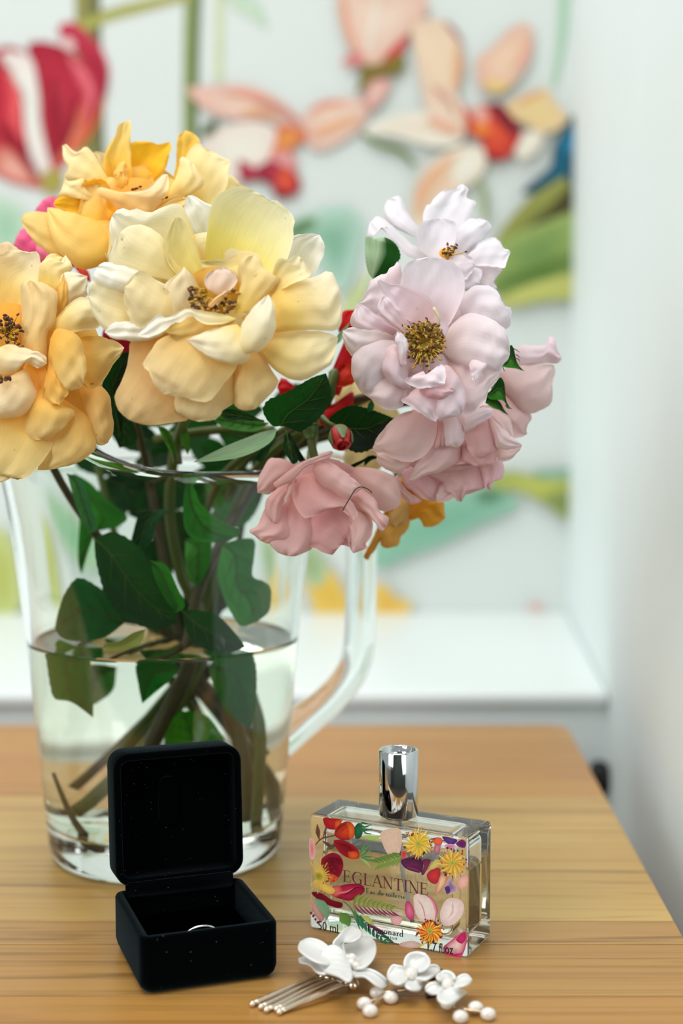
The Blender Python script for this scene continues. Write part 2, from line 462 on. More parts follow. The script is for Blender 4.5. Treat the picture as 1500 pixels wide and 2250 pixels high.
# upper orchid
motif('printed_orchid', WPRINT, wb)
wf_('printed_orchid_petal', (224, 196, 176), (214, 160, 140), [(742, -20), (800, -20), (860, -20), (920, -20), (940, 20), (900, 70), (870, 110), (835, 138), (800, 140), (772, 110), (752, 60)])
ws_('printed_orchid_streak', (206, 130, 104), (222, 178, 150), [8, 18, 14, 6], [(752, -10), (758, 50), (776, 100), (790, 132)])
ws_('printed_orchid_streak', (226, 222, 206), (222, 190, 168), [10, 24, 8], [(828, -10), (812, 50), (806, 120)])
ws_('printed_orchid_streak', (206, 70, 72), (186, 60, 56), [6, 22, 26, 10], [(895, 78), (872, 110), (850, 134), (838, 150)])
wf_('printed_orchid_petal', (196, 90, 90), (206, 110, 104), [(750, 138), (785, 110), (800, 130), (795, 145)])
wf_('printed_sepal', (134, 104, 50), (112, 110, 40), [(795, 148), (830, 140), (880, 120), (890, 145), (870, 165), (830, 168), (805, 190), (782, 205), (790, 180)])
wf_('printed_orchid_petal', (222, 180, 166), (206, 120, 112), [(810, 185), (840, 172), (858, 180), (850, 205), (820, 240), (800, 225)])
ws_('printed_stem', (84, 104, 46), (112, 130, 66), [10, 14, 16, 10], [(795, 296), (835, 318), (880, 332), (912, 362)])
# right orchid
motif('printed_orchid', WPRINT, wb)
wf_('printed_orchid_petal', (226, 196, 160), (222, 186, 158), [(905, 60), (950, 40), (990, 60), (1012, 100), (1010, 180), (990, 220), (960, 230), (930, 200), (915, 130)])
ws_('printed_orchid_streak', (206, 140, 108), (222, 182, 140), [10, 26, 10], [(1005, 100), (1006, 150), (995, 195)])
ws_('printed_orchid_streak', (122, 80, 80), (206, 150, 140), [6, 14, 8], [(975, 46), (990, 62), (1014, 96)])
wf_('printed_orchid_petal', (226, 186, 152), (218, 160, 140), [(1048, 130), (1080, 105), (1125, 60), (1165, 55), (1168, 110), (1150, 155), (1110, 200), (1075, 205), (1050, 180)])
ws_('printed_orchid_streak', (220, 150, 136), (226, 180, 150), [6, 22, 8], [(1164, 80), (1150, 120), (1128, 150)])
wf_('printed_orchid_petal', (222, 190, 118), (222, 184, 132), [(1112, 230), (1160, 205), (1200, 195), (1215, 220), (1245, 255), (1230, 280), (1190, 292), (1150, 270), (1120, 255)])
ws_('printed_orchid_streak', (206, 130, 90), (222, 180, 126), [4, 14, 8], [(1130, 235), (1165, 215), (1196, 200)])
wf_('printed_orchid_petal', (226, 206, 184), (228, 222, 206), [(800, 290), (840, 260), (920, 245), (990, 250), (1020, 290), (1000, 320), (940, 320), (870, 300)])
wf_('printed_orchid_petal', (226, 196, 170), (222, 180, 156), [(930, 200), (980, 190), (1015, 230), (1020, 290), (990, 300), (950, 270)])
wf_('printed_orchid_petal', (226, 222, 204), (224, 206, 188), [(1130, 300), (1190, 290), (1180, 330), (1140, 350)])
wf_('printed_orchid_petal', (222, 180, 150), (226, 206, 180), [(905, 500), (905, 440), (925, 380), (970, 340), (1020, 320), (1065, 330), (1060, 380), (1010, 420), (960, 460), (940, 510)])
wf_('printed_orchid_petal', (228, 222, 206), (226, 210, 190), [(990, 370), (1030, 325), (1065, 335), (1055, 375), (1010, 410)])
wf_('printed_orchid_lip', (216, 84, 52), (176, 42, 44), [(1022, 282), (1050, 235), (1080, 228), (1110, 240), (1145, 285), (1135, 320), (1110, 352), (1070, 350), (1060, 315), (1040, 300)])
wf_('printed_orchid_lip', (112, 26, 40), (130, 34, 48), [(1070, 232), (1100, 228), (1125, 258), (1145, 286), (1128, 300), (1105, 280), (1085, 255)])
wf_('printed_orchid_lip', (226, 170, 160), (216, 140, 120), [(1040, 240), (1065, 235), (1075, 260), (1055, 275), (1042, 262)])
wf_('printed_orchid_throat', (226, 140, 60), (216, 96, 52), [(1040, 270), (1070, 270), (1080, 290), (1055, 300), (1038, 290)])
ws_('printed_streak', (170, 120, 110), (222, 180, 150), [4, 16, 12, 4], [(950, 190), (965, 205), (985, 225), (1000, 250)])
ws_('printed_streak', (226, 150, 120), (226, 180, 150), [4, 20, 14, 4], [(935, 265), (965, 275), (990, 285), (1012, 300)])
ws_('printed_streak', (206, 70, 50), (216, 90, 60), [4, 12, 10, 4], [(1018, 230), (1026, 250), (1030, 270), (1026, 292)])
ws_('printed_streak', (216, 150, 116), (226, 190, 150), [6, 30, 26, 8], [(915, 480), (930, 420), (965, 375), (1000, 345)])
wf_('printed_patch', (130, 26, 34), (150, 34, 40), [(1068, 335), (1090, 340), (1110, 352), (1072, 352)])
ws_('printed_streak', (226, 190, 110), (222, 200, 130), [6, 24, 18, 4], [(1065, 175), (1085, 190), (1105, 190), (1120, 180)])
# blue bird and branch
motif('printed_bird_on_branch', WPRINT, wb)
wf_('printed_bird', (24, 96, 122), (30, 64, 76), [(1262, 255), (1235, 290), (1215, 325), (1210, 365), (1180, 395), (1146, 420), (1165, 428), (1215, 415), (1262, 395)])
wf_('printed_bird', (26, 122, 158), (34, 104, 130), [(1262, 275), (1240, 300), (1230, 335), (1262, 330)])
ws_('printed_branch', (86, 96, 44), (150, 152, 78), [90, 84, 60], [(1262, 425), (1190, 470), (1130, 530), (1090, 590)])
ws_('printed_branch', (58, 50, 34), (84, 84, 44), [34, 30, 12], [(1262, 420), (1215, 470), (1165, 510), (1120, 560)])
wf_('printed_leaf', (108, 140, 76), (150, 168, 96), [(1070, 560), (1120, 520), (1190, 490), (1262, 475), (1262, 600), (1200, 610), (1110, 640), (1080, 620)])
wf_('printed_leaf', (82, 112, 52), (116, 140, 72), [(1080, 620), (1160, 580), (1262, 555), (1262, 610), (1180, 622), (1100, 650)])
wf_('printed_leaf', (184, 186, 104), (176, 180, 100), [(1095, 660), (1150, 630), (1262, 600), (1262, 652), (1190, 662), (1120, 675)])
ws_('printed_stem', (110, 120, 66), (176, 190, 150), [14, 18, 10], [(1050, 395), (1062, 430), (1066, 490)])
flush_motif()
# lower leaves
wf_('printed_leaf', (118, 168, 142), (138, 182, 158), [(960, 1100), (1040, 1075), (1110, 1085), (1140, 1110), (1060, 1150), (980, 1190), (900, 1220), (820, 1250), (840, 1170), (900, 1130)])
wf_('printed_leaf', (80, 110, 78), (120, 166, 140), [(1040, 1080), (1080, 1068), (1115, 1090), (1080, 1112), (1045, 1106)])
wf_('printed_leaf', (182, 184, 92), (150, 162, 84), [(1075, 1050), (1120, 1035), (1180, 1045), (1262, 1035), (1262, 1130), (1200, 1110), (1140, 1080), (1085, 1075)])
wf_('printed_leaf', (116, 136, 84), (150, 156, 80), [(1190, 1090), (1262, 1080), (1262, 1145), (1225, 1130)])
wf_('printed_leaf', (150, 180, 160), (116, 160, 134), [(1170, 1040), (1210, 1032), (1262, 1030), (1262, 1050), (1200, 1052)])
wf_('printed_flower', (214, 176, 76), (222, 190, 96), [(670, 1250), (700, 1230), (740, 1270), (770, 1330), (780, 1352), (700, 1352), (680, 1310)])
wf_('printed_leaf', (140, 160, 112), (170, 190, 150), [(640, 1190), (690, 1200), (720, 1260), (690, 1290), (660, 1250)])
wf_('printed_flower', (214, 166, 66), (224, 196, 110), [(822, 1285), (850, 1290), (870, 1315), (900, 1320), (898, 1345), (860, 1352), (824, 1352)])
wf_('printed_flower', (206, 160, 152), (220, 200, 190), [(1155, 1330), (1180, 1322), (1195, 1335), (1178, 1346)])
wf_('printed_leaf', (170, 176, 90), (190, 200, 130), [(-20, 1170), (20, 1180), (40, 1260), (40, 1340), (-20, 1345)])
wf_('printed_leaf', (132, 176, 140), (170, 196, 160), [(30, 1100), (120, 1130), (200, 1210), (160, 1260), (80, 1200)])

# ================================================================== the table
def wood_mat(name, rgb_a, rgb_b, rgb_line, off):
    m, n, l, b = new_mat(name)
    tc = n.new('ShaderNodeTexCoord')
    mp = n.new('ShaderNodeMapping'); mp.inputs['Scale'].default_value = (1.8, 15.0, 10.0); mp.inputs['Location'].default_value = (off, off * 2.3, 0)
    l.new(tc.outputs['Object'], mp.inputs[0])
    n1 = n.new('ShaderNodeTexNoise'); n1.inputs['Scale'].default_value = 1.0; n1.inputs['Detail'].default_value = 5; n1.inputs['Distortion'].default_value = 0.6
    l.new(mp.outputs[0], n1.inputs['Vector'])
    mp2 = n.new('ShaderNodeMapping'); mp2.inputs['Scale'].default_value = (3.0, 190.0, 60.0); mp2.inputs['Location'].default_value = (off, off, 0)
    l.new(tc.outputs['Object'], mp2.inputs[0])
    n2 = n.new('ShaderNodeTexNoise'); n2.inputs['Scale'].default_value = 1.0; n2.inputs['Detail'].default_value = 9; n2.inputs['Roughness'].default_value = 0.68; n2.inputs['Distortion'].default_value = 0.8
    l.new(mp2.outputs[0], n2.inputs['Vector'])
    r1 = n.new('ShaderNodeValToRGB')
    r1.color_ramp.elements[0].position = 0.32; r1.color_ramp.elements[0].color = (*lin(rgb_a), 1)
    r1.color_ramp.elements[1].position = 0.68; r1.color_ramp.elements[1].color = (*lin(rgb_b), 1)
    l.new(n1.outputs['Fac'], r1.inputs[0])
    r2 = n.new('ShaderNodeValToRGB')
    r2.color_ramp.elements[0].position = 0.34; r2.color_ramp.elements[0].color = (*lin(rgb_line), 1)
    r2.color_ramp.elements[1].position = 0.50; r2.color_ramp.elements[1].color = (1, 1, 1, 1)
    l.new(n2.outputs['Fac'], r2.inputs[0])
    mx = n.new('ShaderNodeMix'); mx.data_type = 'RGBA'; mx.blend_type = 'MULTIPLY'; mx.inputs[0].default_value = 0.42
    l.new(r1.outputs[0], mx.inputs[6]); l.new(r2.outputs[0], mx.inputs[7])
    # sparse dark streaks and shakes along the grain
    mp3 = n.new('ShaderNodeMapping'); mp3.inputs['Scale'].default_value = (4.5, 80.0, 20.0); mp3.inputs['Location'].default_value = (off * 1.7, off * .6, 0)
    l.new(tc.outputs['Object'], mp3.inputs[0])
    n3 = n.new('ShaderNodeTexNoise'); n3.inputs['Scale'].default_value = 1.0; n3.inputs['Detail'].default_value = 3; n3.inputs['Distortion'].default_value = 1.2
    l.new(mp3.outputs[0], n3.inputs['Vector'])
    r3 = n.new('ShaderNodeValToRGB')
    r3.color_ramp.elements[0].position = 0.27; r3.color_ramp.elements[0].color = (*lin((126, 84, 46)), 1)
    r3.color_ramp.elements[1].position = 0.40; r3.color_ramp.elements[1].color = (1, 1, 1, 1)
    l.new(n3.outputs['Fac'], r3.inputs[0])
    mx3 = n.new('ShaderNodeMix'); mx3.data_type = 'RGBA'; mx3.blend_type = 'MULTIPLY'; mx3.inputs[0].default_value = 0.5
    l.new(mx.outputs[2], mx3.inputs[6]); l.new(r3.outputs[0], mx3.inputs[7])
    l.new(mx3.outputs[2], b.inputs['Base Color'])
    b.inputs['Roughness'].default_value = 0.36
    b.inputs['Specular IOR Level'].default_value = 0.4
    bp = n.new('ShaderNodeBump'); bp.inputs['Strength'].default_value = 0.12; bp.inputs['Distance'].default_value = 0.0005
    l.new(n2.outputs['Fac'], bp.inputs['Height']); l.new(bp.outputs[0], b.inputs['Normal'])
    return m
table = empty('table', (-0.38, 0.5, 0), 'waxed pine plank table holding the jug, ring box and perfume', 'table')
def tab_x(y): return 0.1328 + (y - 0.538) * 0.0293
edges = [0.436, 0.458, 0.484, 0.531, 0.5555, 0.735, 0.897]
woods = [((163, 117, 55), (176, 134, 68)), ((165, 115, 53), (178, 134, 68)), ((161, 117, 58), (182, 139, 75)),
         ((169, 126, 68), (189, 150, 86)), ((180, 141, 77), (196, 163, 95)), ((169, 115, 55), (180, 130, 64))]
for i in range(6):
    y0, y1 = edges[i] + 0.0003, edges[i + 1] - 0.0003
    ma = wood_mat('pine_plank_%s' % 'abcdef'[i], woods[i][0], woods[i][1], (120, 84, 50), i * 3.7)
    if i == 5:
        cr = 0.012
        arc = [(tab_x(y1) - cr + cr * math.cos(a), y1 - cr + cr * math.sin(a)) for a in np.linspace(0, math.pi / 2, 6)]
        pts = [(-0.9, y0), (tab_x(y0), y0)] + arc + [(-0.9, y1)]
    else:
        pts = [(-0.9, y0), (tab_x(y0), y0), (tab_x(y1), y1), (-0.9, y1)]
    quadbox('plank', pts, TZ - 0.028, TZ, ma, table, bevel=0.0002)
LEGM = wood_mat('pine_leg', (196, 146, 88), (212, 170, 108), (176, 140, 100), 9.0)
box('apron', (-0.38, 0.82, TZ - 0.075), (0.86, 0.022, 0.09), LEGM, table, 0.002)
box('apron', (-0.38, 0.47, TZ - 0.075), (0.86, 0.022, 0.09), LEGM, table, 0.002)
for x in (-0.82, 0.06):
    for y in (0.49, 0.82):
        bm = bmesh.new()
        lathe_bm(bm, [(0, 0), (.018, 0), (.02, .06), (.03, .3), (.034, .52), (.026, .55), (.034, .58), (.034, TZ - .028), (0, TZ - .028)], 20, Matrix.Translation((x, y, 0)))
        from_bm('leg', bm, LEGM, table)
# ================================================================== glass jug
JA = Vector((-0.0813, 0.6450, TZ + .0001))
GLASS = glass_mat('clear_glass', (250, 254, 251), 1.47)
WATERM = glass_mat('water', (248, 250, 240), 1.333)
jug = empty('glass_jug', JA, 'clear glass jug with handle half filled with water, holding the roses', 'jug')
SP = math.radians(-90 - 48)             # spout bearing (left and towards the viewer)
HB = math.radians(33)                   # handle bearing (right and away)
def jug_R(z):                           # outer radius
    zs = [0, .004, .012, .05, .10, .14, .178]; rs = [.0500, .0530, .0540, .0572, .0617, .0664, .0718]
    return float(np.interp(z, zs, rs))
def spout(phi):
    d = math.atan2(math.sin(phi - SP), math.cos(phi - SP))
    return math.exp(-(d / 0.55) ** 2), math.exp(-(d / 0.33) ** 2)
bm = bmesh.new()
seg = 128
prof = []
zz_out = [0.0, .0012, .004, .009, .016, .03, .05, .075, .10, .12, .14, .155, .166, .173, .1775]
for z in zz_out: prof.append(('o', z))
prof.append(('l', .1788)); 
for z in [.1775, .173, .166, .155, .14, .12, .10, .075, .05, .03, .021, .0165]: prof.append(('i', z))
rings = []
TH = .0032
for kind, z in prof:
    ring = []
    for k in range(seg):
        phi = 2 * math.pi * k / seg
        up, outw = spout(phi)
        f = max(0, (z - .115) / .063) ** 2
        zz = z + 0.030 * up * f
        R = jug_R(z) + 0.014 * outw * f
        if kind == 'i':
            R -= TH
            if z < .02: R -= .004
            elif z < .028: R -= .001
        if kind == 'l': R -= TH / 2
        if kind == 'o' and z == 0.0: R -= 0.004
        ring.append(bm.verts.new((R * math.cos(phi), R * math.sin(phi), zz)))
    rings.append(ring)
for a, b in zip(rings[:-1], rings[1:]):
    for k in range(seg): bm.faces.new((a[k], a[(k + 1) % seg], b[(k + 1) % seg], b[k]))
c0 = bm.verts.new((0, 0, .0022)); c1 = bm.verts.new((0, 0, .0150))
rr = [bm.verts.new((v.co.x * .85, v.co.y * .85, .0012)) for v in rings[0]]
for k in range(seg):
    k2 = (k + 1) % seg
    bm.faces.new((rings[0][k2], rings[0][k], rr[k], rr[k2])); bm.faces.new((rr[k2], rr[k], c0))
    bm.faces.new((rings[-1][k], rings[-1][k2], c1))
bmesh.ops.transform(bm, matrix=Matrix.Translation(JA), verts=bm.verts[:])
body = from_bm('body', bm, GLASS, jug)
# handle : a drawn glass rod
hd = Vector((math.cos(HB), math.sin(HB), 0))
hp = [(.0685, .168), (.080, .1735), (.094, .1735), (.1045, .166), (.1085, .150), (.1085, .12), (.1080, .095), (.1062, .080), (.100, .069), (.088, .059), (.072, .050), (.0572, .0425)]
tube('handle', [JA + hd * r + Vector((0, 0, z)) for r, z in hp], [.0095, .0082, .0078, .0078, .0078, .0078, .0078, .0078, .0078, .008, .0088, .0105], GLASS, jug, seg=24, smooth_n=60, flat=1.0)
# water
WL = .0995
bm = bmesh.new()
wprof = [(0, .0152)]
for z in [.0166, .021, .03, .05, .075, .09, .096, .0988, WL]:
    R = jug_R(z) - TH + .0004
    if z < .02: R -= .004
    elif z < .028: R -= .001
    wprof.append((R, z + (.0012 if z == WL else 0)))
wprof += [(jug_R(WL) - TH - .0002, WL + .0010), (jug_R(WL) - TH - .001, WL + .0003), (jug_R(WL) - TH - .004, WL), (jug_R(WL) - TH - .006, WL), (0, WL)]
lathe_bm(bm, wprof, 96, Matrix.Translation(JA))
bmesh.ops.recalc_face_normals(bm, faces=bm.faces[:])
wat = from_bm('water', bm, WATERM); tag(wat, 'clear water filling the lower half of the glass jug', 'water')

# ================================================================== perfume bottle
a = on_z(680, 2040, TZ); b_ = on_z(1027, 2107, TZ)
bx = (b_ - a).normalized(); by = Vector((-bx.y, bx.x, 0)); bz = Vector((0, 0, 1))
BW = (b_ - a).length; BD = 0.0240; BH = 0.0462
BM = Matrix(((bx.x, by.x, 0, a.x), (bx.y, by.y, 0, a.y), (0, 0, 1, TZ + .00025), (0, 0, 0, 1)))
bcen = BM @ Vector((BW / 2, BD / 2, 0))
perf = empty('perfume_bottle', bcen, 'rectangular clear glass perfume bottle with painted flowers and chrome cap', 'perfume bottle')
def rbox_bm(bm, x0, x1, y0, y1, z0, z1, bev, seg, M):
    vs = box_bm(bm, (x0 + x1) / 2, (y0 + y1) / 2, (z0 + z1) / 2, x1 - x0, y1 - y0, z1 - z0)
    es = list({e for v in vs for e in v.link_edges})
    r = bmesh.ops.bevel(bm, geom=es, offset=bev, segments=seg, profile=0.5, affect='EDGES')
    return r
bm = bmesh.new()
rbox_bm(bm, 0, BW, 0, BD, 0, BH, .0013, 2, None)
bm2 = bmesh.new()
rbox_bm(bm2, .0042, BW - .0078, .0032, BD - .0032, .0058, BH - .0042, .0034, 4, None)
bmesh.ops.reverse_faces(bm2, faces=bm2.faces[:])
tmp = bpy.data.meshes.new('t'); bm2.to_mesh(tmp); bm2.free(); bm.from_mesh(tmp)
bmesh.ops.transform(bm, matrix=BM, verts=bm.verts[:])
BGLASS = glass_mat('bottle_glass', (252, 254, 252), 1.5)
weigh(from_bm('bottle_body', bm, BGLASS, perf))
bm = bmesh.new()
rbox_bm(bm, .0040, BW - .0076, .0030, BD - .0030, .0056, BH * .72, .0034, 4, None)
bmesh.ops.transform(bm, matrix=BM, verts=bm.verts[:])
weigh(from_bm('perfume_liquid', bm, glass_mat('perfume', (255, 250, 234), 1.36), perf))
CHROME = pmat('polished_silver', (214, 216, 216), 0.07, 1.0)
CM = BM @ Matrix.Translation((BW / 2 - .0006, BD / 2, 0))
bm = bmesh.new()
lathe_bm(bm, [(.0048, BH - .0005), (.0048, BH + .003), (.0055, BH + .003), (.0055, BH - .0005)], 32, CM, True)
from_bm('neck', bm, CHROME, perf)
bm = bmesh.new()
CR = .0077; z0 = BH + .0010; z1 = z0 + .0258
lathe_bm(bm, [(0, z0 + .001), (CR - .0012, z0 + .001), (CR - .0010, z0), (CR - .0003, z0), (CR, z0 + .0004), (CR, z1 - .0006), (CR - .0004, z1), (CR - .0009, z1), (CR - .0013, z1 - .0005), (CR - .0016, z1 - .0022), (CR * .5, z1 - .0034), (0, z1 - .0036)], 64, CM)
from_bm('cap', bm, CHROME, perf)
tube('dip_tube', [BM @ Vector((BW / 2, BD / 2, BH - .004)), BM @ Vector((BW / 2 + .004, BD / 2, .022)), BM @ Vector((BW * .62, BD / 2 - .002, .007))], .0009, pmat('pale_plastic', (226, 230, 226), .3), perf, 8, 14)
# printed label on the front face
FN = -by
def lp(x, y, lift): return on_plane(x, y, a + FN * (.00012 + lift * .000006), FN)
LB = [0]
def q4(p): return (640 + p[0] * .32, 1600 + p[1] * .32)
def lf(name, cin, cout, pts, center=None, n=28, rings=3):
    LB[0] += 1
    flat_print(name, [q4(p) for p in pts], cin, cout, perf, lp, center=q4(center) if center else None, n=n, rings=rings, mat=LPRINT, lift=LB[0])
def ls(name, c0, c1, w, pts, n=14):
    LB[0] += 1
    w = [x * .32 for x in w] if hasattr(w, '__len__') else w * .32
    strip_print(name, [q4(p) for p in pts], w, c0, c1, perf, lp, LPRINT, LB[0], n)
RED, MAR, ORA, GRN, DGR, PNK, MAG, YEL, PUR, BRN = (176, 26, 30), (110, 14, 30), (226, 96, 36), (110, 150, 66), (28, 92, 62), (226, 170, 176), (190, 26, 96), (226, 196, 60), (84, 26, 92), (96, 44, 34)
# pale petals first
lf('printed_petal', (238, 226, 212), (232, 206, 196), [(840, 1150), (900, 1140), (960, 1180), (1000, 1280), (960, 1340), (890, 1320), (850, 1260)])
lf('printed_petal', (242, 232, 222), (226, 196, 190), [(1060, 1180), (1120, 1165), (1180, 1200), (1175, 1280), (1110, 1350), (1040, 1350), (1020, 1270)])
lf('printed_petal', (222, 120, 150), (190, 40, 100), [(790, 1190), (812, 1195), (835, 1230), (845, 1290), (820, 1318), (785, 1285), (780, 1220)])
ls('printed_petal', (196, 50, 104), (232, 170, 180), [4, 20, 22, 6], [(915, 1142), (965, 1180), (994, 1250), (985, 1318)])
ls('printed_petal', (236, 200, 190), (226, 170, 170), [4, 16, 12, 4], [(1106, 1196), (1110, 1240), (1096, 1280), (1074, 1306)])
ls('printed_petal', (206, 110, 140), (232, 190, 186), [4, 10, 8, 3], [(870, 1180), (900, 1230), (915, 1290), (918, 1330)])
ls('printed_petal', (232, 196, 190), (236, 214, 204), [4, 12, 10, 3], [(1150, 1200), (1150, 1250), (1120, 1300), (1070, 1335)])
lf('printed_petal', (240, 214, 206), (196, 26, 100), [(1080, 1470), (1190, 1395), (1200, 1480), (1160, 1570), (1070, 1560), (1040, 1510)])
lf('printed_petal', (206, 40, 110), (176, 16, 84), [(1130, 1450), (1185, 1402), (1197, 1440), (1170, 1480)])
lf('printed_petal', (196, 26, 100), (214, 70, 130), [(1050, 1545), (1120, 1550), (1180, 1540), (1150, 1580), (1080, 1570)])
lf('printed_petal', (240, 222, 214), (226, 186, 186), [(740, 1480), (830, 1460), (900, 1490), (860, 1510), (770, 1505)])
lf('printed_petal', (236, 190, 190), (226, 160, 166), [(680, 1310), (720, 1285), (760, 1310), (740, 1350), (700, 1345)])
lf('printed_petal', (226, 192, 166), (218, 186, 160), [(610, 720), (680, 690), (740, 690), (760, 760), (740, 860), (690, 890), (640, 830)])
lf('printed_petal', (222, 120, 120), (236, 180, 176), [(125, 760), (150, 770), (165, 850), (150, 900), (125, 880)])
lf('printed_petal', (236, 190, 176), (226, 160, 150), [(140, 1180), (200, 1220), (230, 1290), (200, 1330), (150, 1260)])
motif('printed_crimson_blossom', LPRINT, perf)
# left dark blossom
lf('printed_petal', (120, 14, 34), (150, 22, 44), [(200, 910), (240, 870), (295, 855), (345, 890), (355, 960), (320, 1030), (260, 1010), (215, 960)])
lf('printed_petal', (206, 46, 80), (134, 14, 50), [(290, 1110), (360, 1075), (470, 1070), (505, 1110), (470, 1150), (400, 1185), (330, 1170), (280, 1150)])
lf('printed_petal', (226, 120, 96), (190, 60, 70), [(240, 1110), (320, 1080), (350, 1120), (300, 1160)])
lf('printed_petal', (134, 16, 40), (110, 10, 34), [(135, 1130), (200, 1130), (280, 1180), (350, 1200), (340, 1235), (280, 1225), (200, 1190)])
lf('printed_petal', (226, 110, 60), (206, 80, 50), [(240, 1000), (300, 1010), (320, 1040), (270, 1060)])
for k in range(26):
    an = k / 26 * 2 * math.pi
    r0, r1 = 18, 74 + 30 * random.random()
    x0, y0 = 190 + r0 * math.cos(an), 1015 + r0 * math.sin(an)
    x1, y1 = 190 + r1 * math.cos(an), 1025 + r1 * 1.25 * math.sin(an)
    if x1 > 124: ls('printed_stamen', (222, 170, 52), (232, 206, 90), [9, 5], [(x0, y0), (x1, y1)], 4)
lf('printed_center', (120, 140, 50), (206, 170, 60), [(160, 1000), (190, 990), (215, 1010), (205, 1040), (170, 1040)])
lf('printed_petal', (232, 200, 90), (226, 170, 80), [(180, 1060), (240, 1070), (300, 1110), (280, 1140), (220, 1120)])
motif('printed_rose_hips', LPRINT, perf)
# rose hips top left
lf('printed_hip', (196, 30, 28), (150, 16, 26), [(220, 615), (280, 620), (345, 630), (330, 670), (290, 695), (250, 690), (225, 660)])
lf('printed_hip', (226, 100, 34), (196, 50, 28), [(300, 640), (345, 632), (330, 680), (300, 690)])
lf('printed_hip', (216, 70, 30), (150, 20, 28), [(300, 700), (340, 655), (390, 640), (430, 670), (435, 730), (400, 765), (340, 765), (300, 740)])
lf('printed_hip', (232, 110, 36), (206, 70, 30), [(380, 650), (425, 665), (432, 735), (400, 760), (390, 700)])
lf('printed_hip', (134, 14, 30), (160, 22, 30), [(290, 770), (350, 770), (420, 800), (460, 840), (465, 885), (420, 900), (350, 870), (305, 820)])
lf('printed_hip', (226, 96, 32), (196, 60, 28), [(390, 850), (440, 845), (462, 870), (440, 898), (400, 892)])
lf('printed_sepal', (30, 110, 62), (20, 70, 50), [(435, 680), (470, 650), (490, 700), (475, 750), (440, 755)])
for p in ([(470, 655), (500, 680), (550, 660)], [(480, 700), (520, 700), (555, 690)], [(475, 680), (510, 720), (550, 725)], [(480, 650), (510, 655), (530, 655)]):
    ls('printed_sepal', DGR, (40, 120, 70), [14, 12, 4], p, 6)
ls('printed_leaf', (176, 196, 90), (150, 190, 90), [10, 34, 30, 8], [(500, 740), (540, 752), (580, 752), (610, 740)])
ls('printed_twig', BRN, (120, 60, 40), [8, 10, 8], [(165, 800), (205, 760), (260, 745), (300, 735)])
ls('printed_twig', (140, 40, 40), BRN, [6, 9, 12], [(215, 755), (228, 715), (238, 680)])
ls('printed_leaf', (120, 74, 50), (90, 60, 40), [6, 34, 6], [(178, 660), (182, 710), (190, 765)])
ls('printed_leaf', (110, 80, 46), (90, 50, 40), [6, 26, 6], [(215, 775), (245, 795), (285, 815)])
for p in ([(465, 870), (500, 830), (540, 800)], [(470, 880), (510, 860), (545, 830)], [(475, 890), (520, 885), (560, 885)], [(475, 895), (520, 905), (565, 920)], [(470, 890), (510, 925), (545, 960)], [(470, 850), (490, 820), (500, 795)]):
    ls('printed_sepal', (50, 110, 66), (110, 156, 90), [6, 18, 4], p, 6)
ls('printed_leaf', (176, 190, 110), (150, 170, 90), [4, 20, 4], [(470, 890), (510, 920), (548, 965)], 6)
motif('printed_fern', LPRINT, perf)
# fern leaflets
for cx, cy_, dx, dy, ln, cc in ((760, 880, -150, 80, 5, (84, 120, 46)),):
    for k in range(7):
        t = k / 6.0
        px_, py_ = cx + dx * t, cy_ + dy * t * .6
        ls('printed_leaf', (96, 130, 50), (150, 170, 84), [5, 24, 4], [(px_, py_), (px_ - 28, py_ + 30), (px_ - 44, py_ + 66 - 20 * t)], 6)
        ls('printed_leaf', (120, 150, 60), (70, 110, 50), [5, 22, 4], [(px_, py_), (px_ - 34, py_ - 14), (px_ - 70, py_ - 24)], 6)
for k in range(9):
    t = k / 8.0
    px_, py_ = 430 + 250 * t, 1215 + 36 * t
    ls('printed_leaf', (110, 130, 50), (140, 160, 70), [5, 28, 4], [(px_, py_), (px_ + 12, py_ - 44 + 24 * t), (px_ + 40, py_ - 76 + 50 * t)], 6)
    ls('printed_leaf', (140, 60, 100), (120, 50, 84), [4, 16, 3], [(px_, py_), (px_ + 30, py_ + 34 - 10 * t), (px_ + 66, py_ + 66 - 26 * t)], 6)
ls('printed_stem', (60, 110, 80), (90, 140, 90), [8, 10, 8], [(355, 1185), (410, 1240), (440, 1310), (470, 1380)])
ls('printed_leaf', (120, 170, 130), (150, 190, 150), [6, 70, 60, 6], [(160, 1170), (210, 1220), (240, 1270), (240, 1320)])
ls('printed_leaf', (90, 140, 60), (120, 170, 80), [8, 80, 70, 10], [(330, 1270), (360, 1300), (385, 1330), (395, 1360)])
ls('printed_leaf', (60, 120, 80), (100, 150, 70), [6, 40, 40, 10], [(430, 1250), (450, 1300), (480, 1340), (520, 1380)])
for k in range(8):
    t = k / 7.0
    px_, py_ = 450 + 190 * t, 1290 + 160 * t
    ls('printed_leaf', (24, 110, 92), (60, 140, 100), [6, 26, 4], [(px_, py_), (px_ + 4, py_ + 36), (px_ + 14, py_ + 72 - 30 * t)], 6)
    ls('printed_leaf', (50, 130, 80), (24, 100, 84), [6, 22, 4], [(px_, py_), (px_ + 34, py_ + 6), (px_ + 62, py_ + 22)], 6)
ls('printed_leaf', (176, 190, 90), (200, 206, 120), [4, 40, 30, 6], [(480, 1290), (520, 1310), (550, 1340), (570, 1370)])
ls('printed_petal', (150, 40, 110), (110, 30, 90), [4, 18, 20, 6], [(510, 1350), (570, 1370), (620, 1400), (650, 1410)])
for p in ((135, 1270), (150, 1290), (165, 1312), (180, 1334)):
    lf('printed_berry', (160, 26, 56), (130, 16, 44), [(p[0] - 9, p[1]), (p[0], p[1] - 11), (p[0] + 9, p[1]), (p[0], p[1] + 11)], n=10, rings=1)
motif('printed_purple_petals', LPRINT, perf)
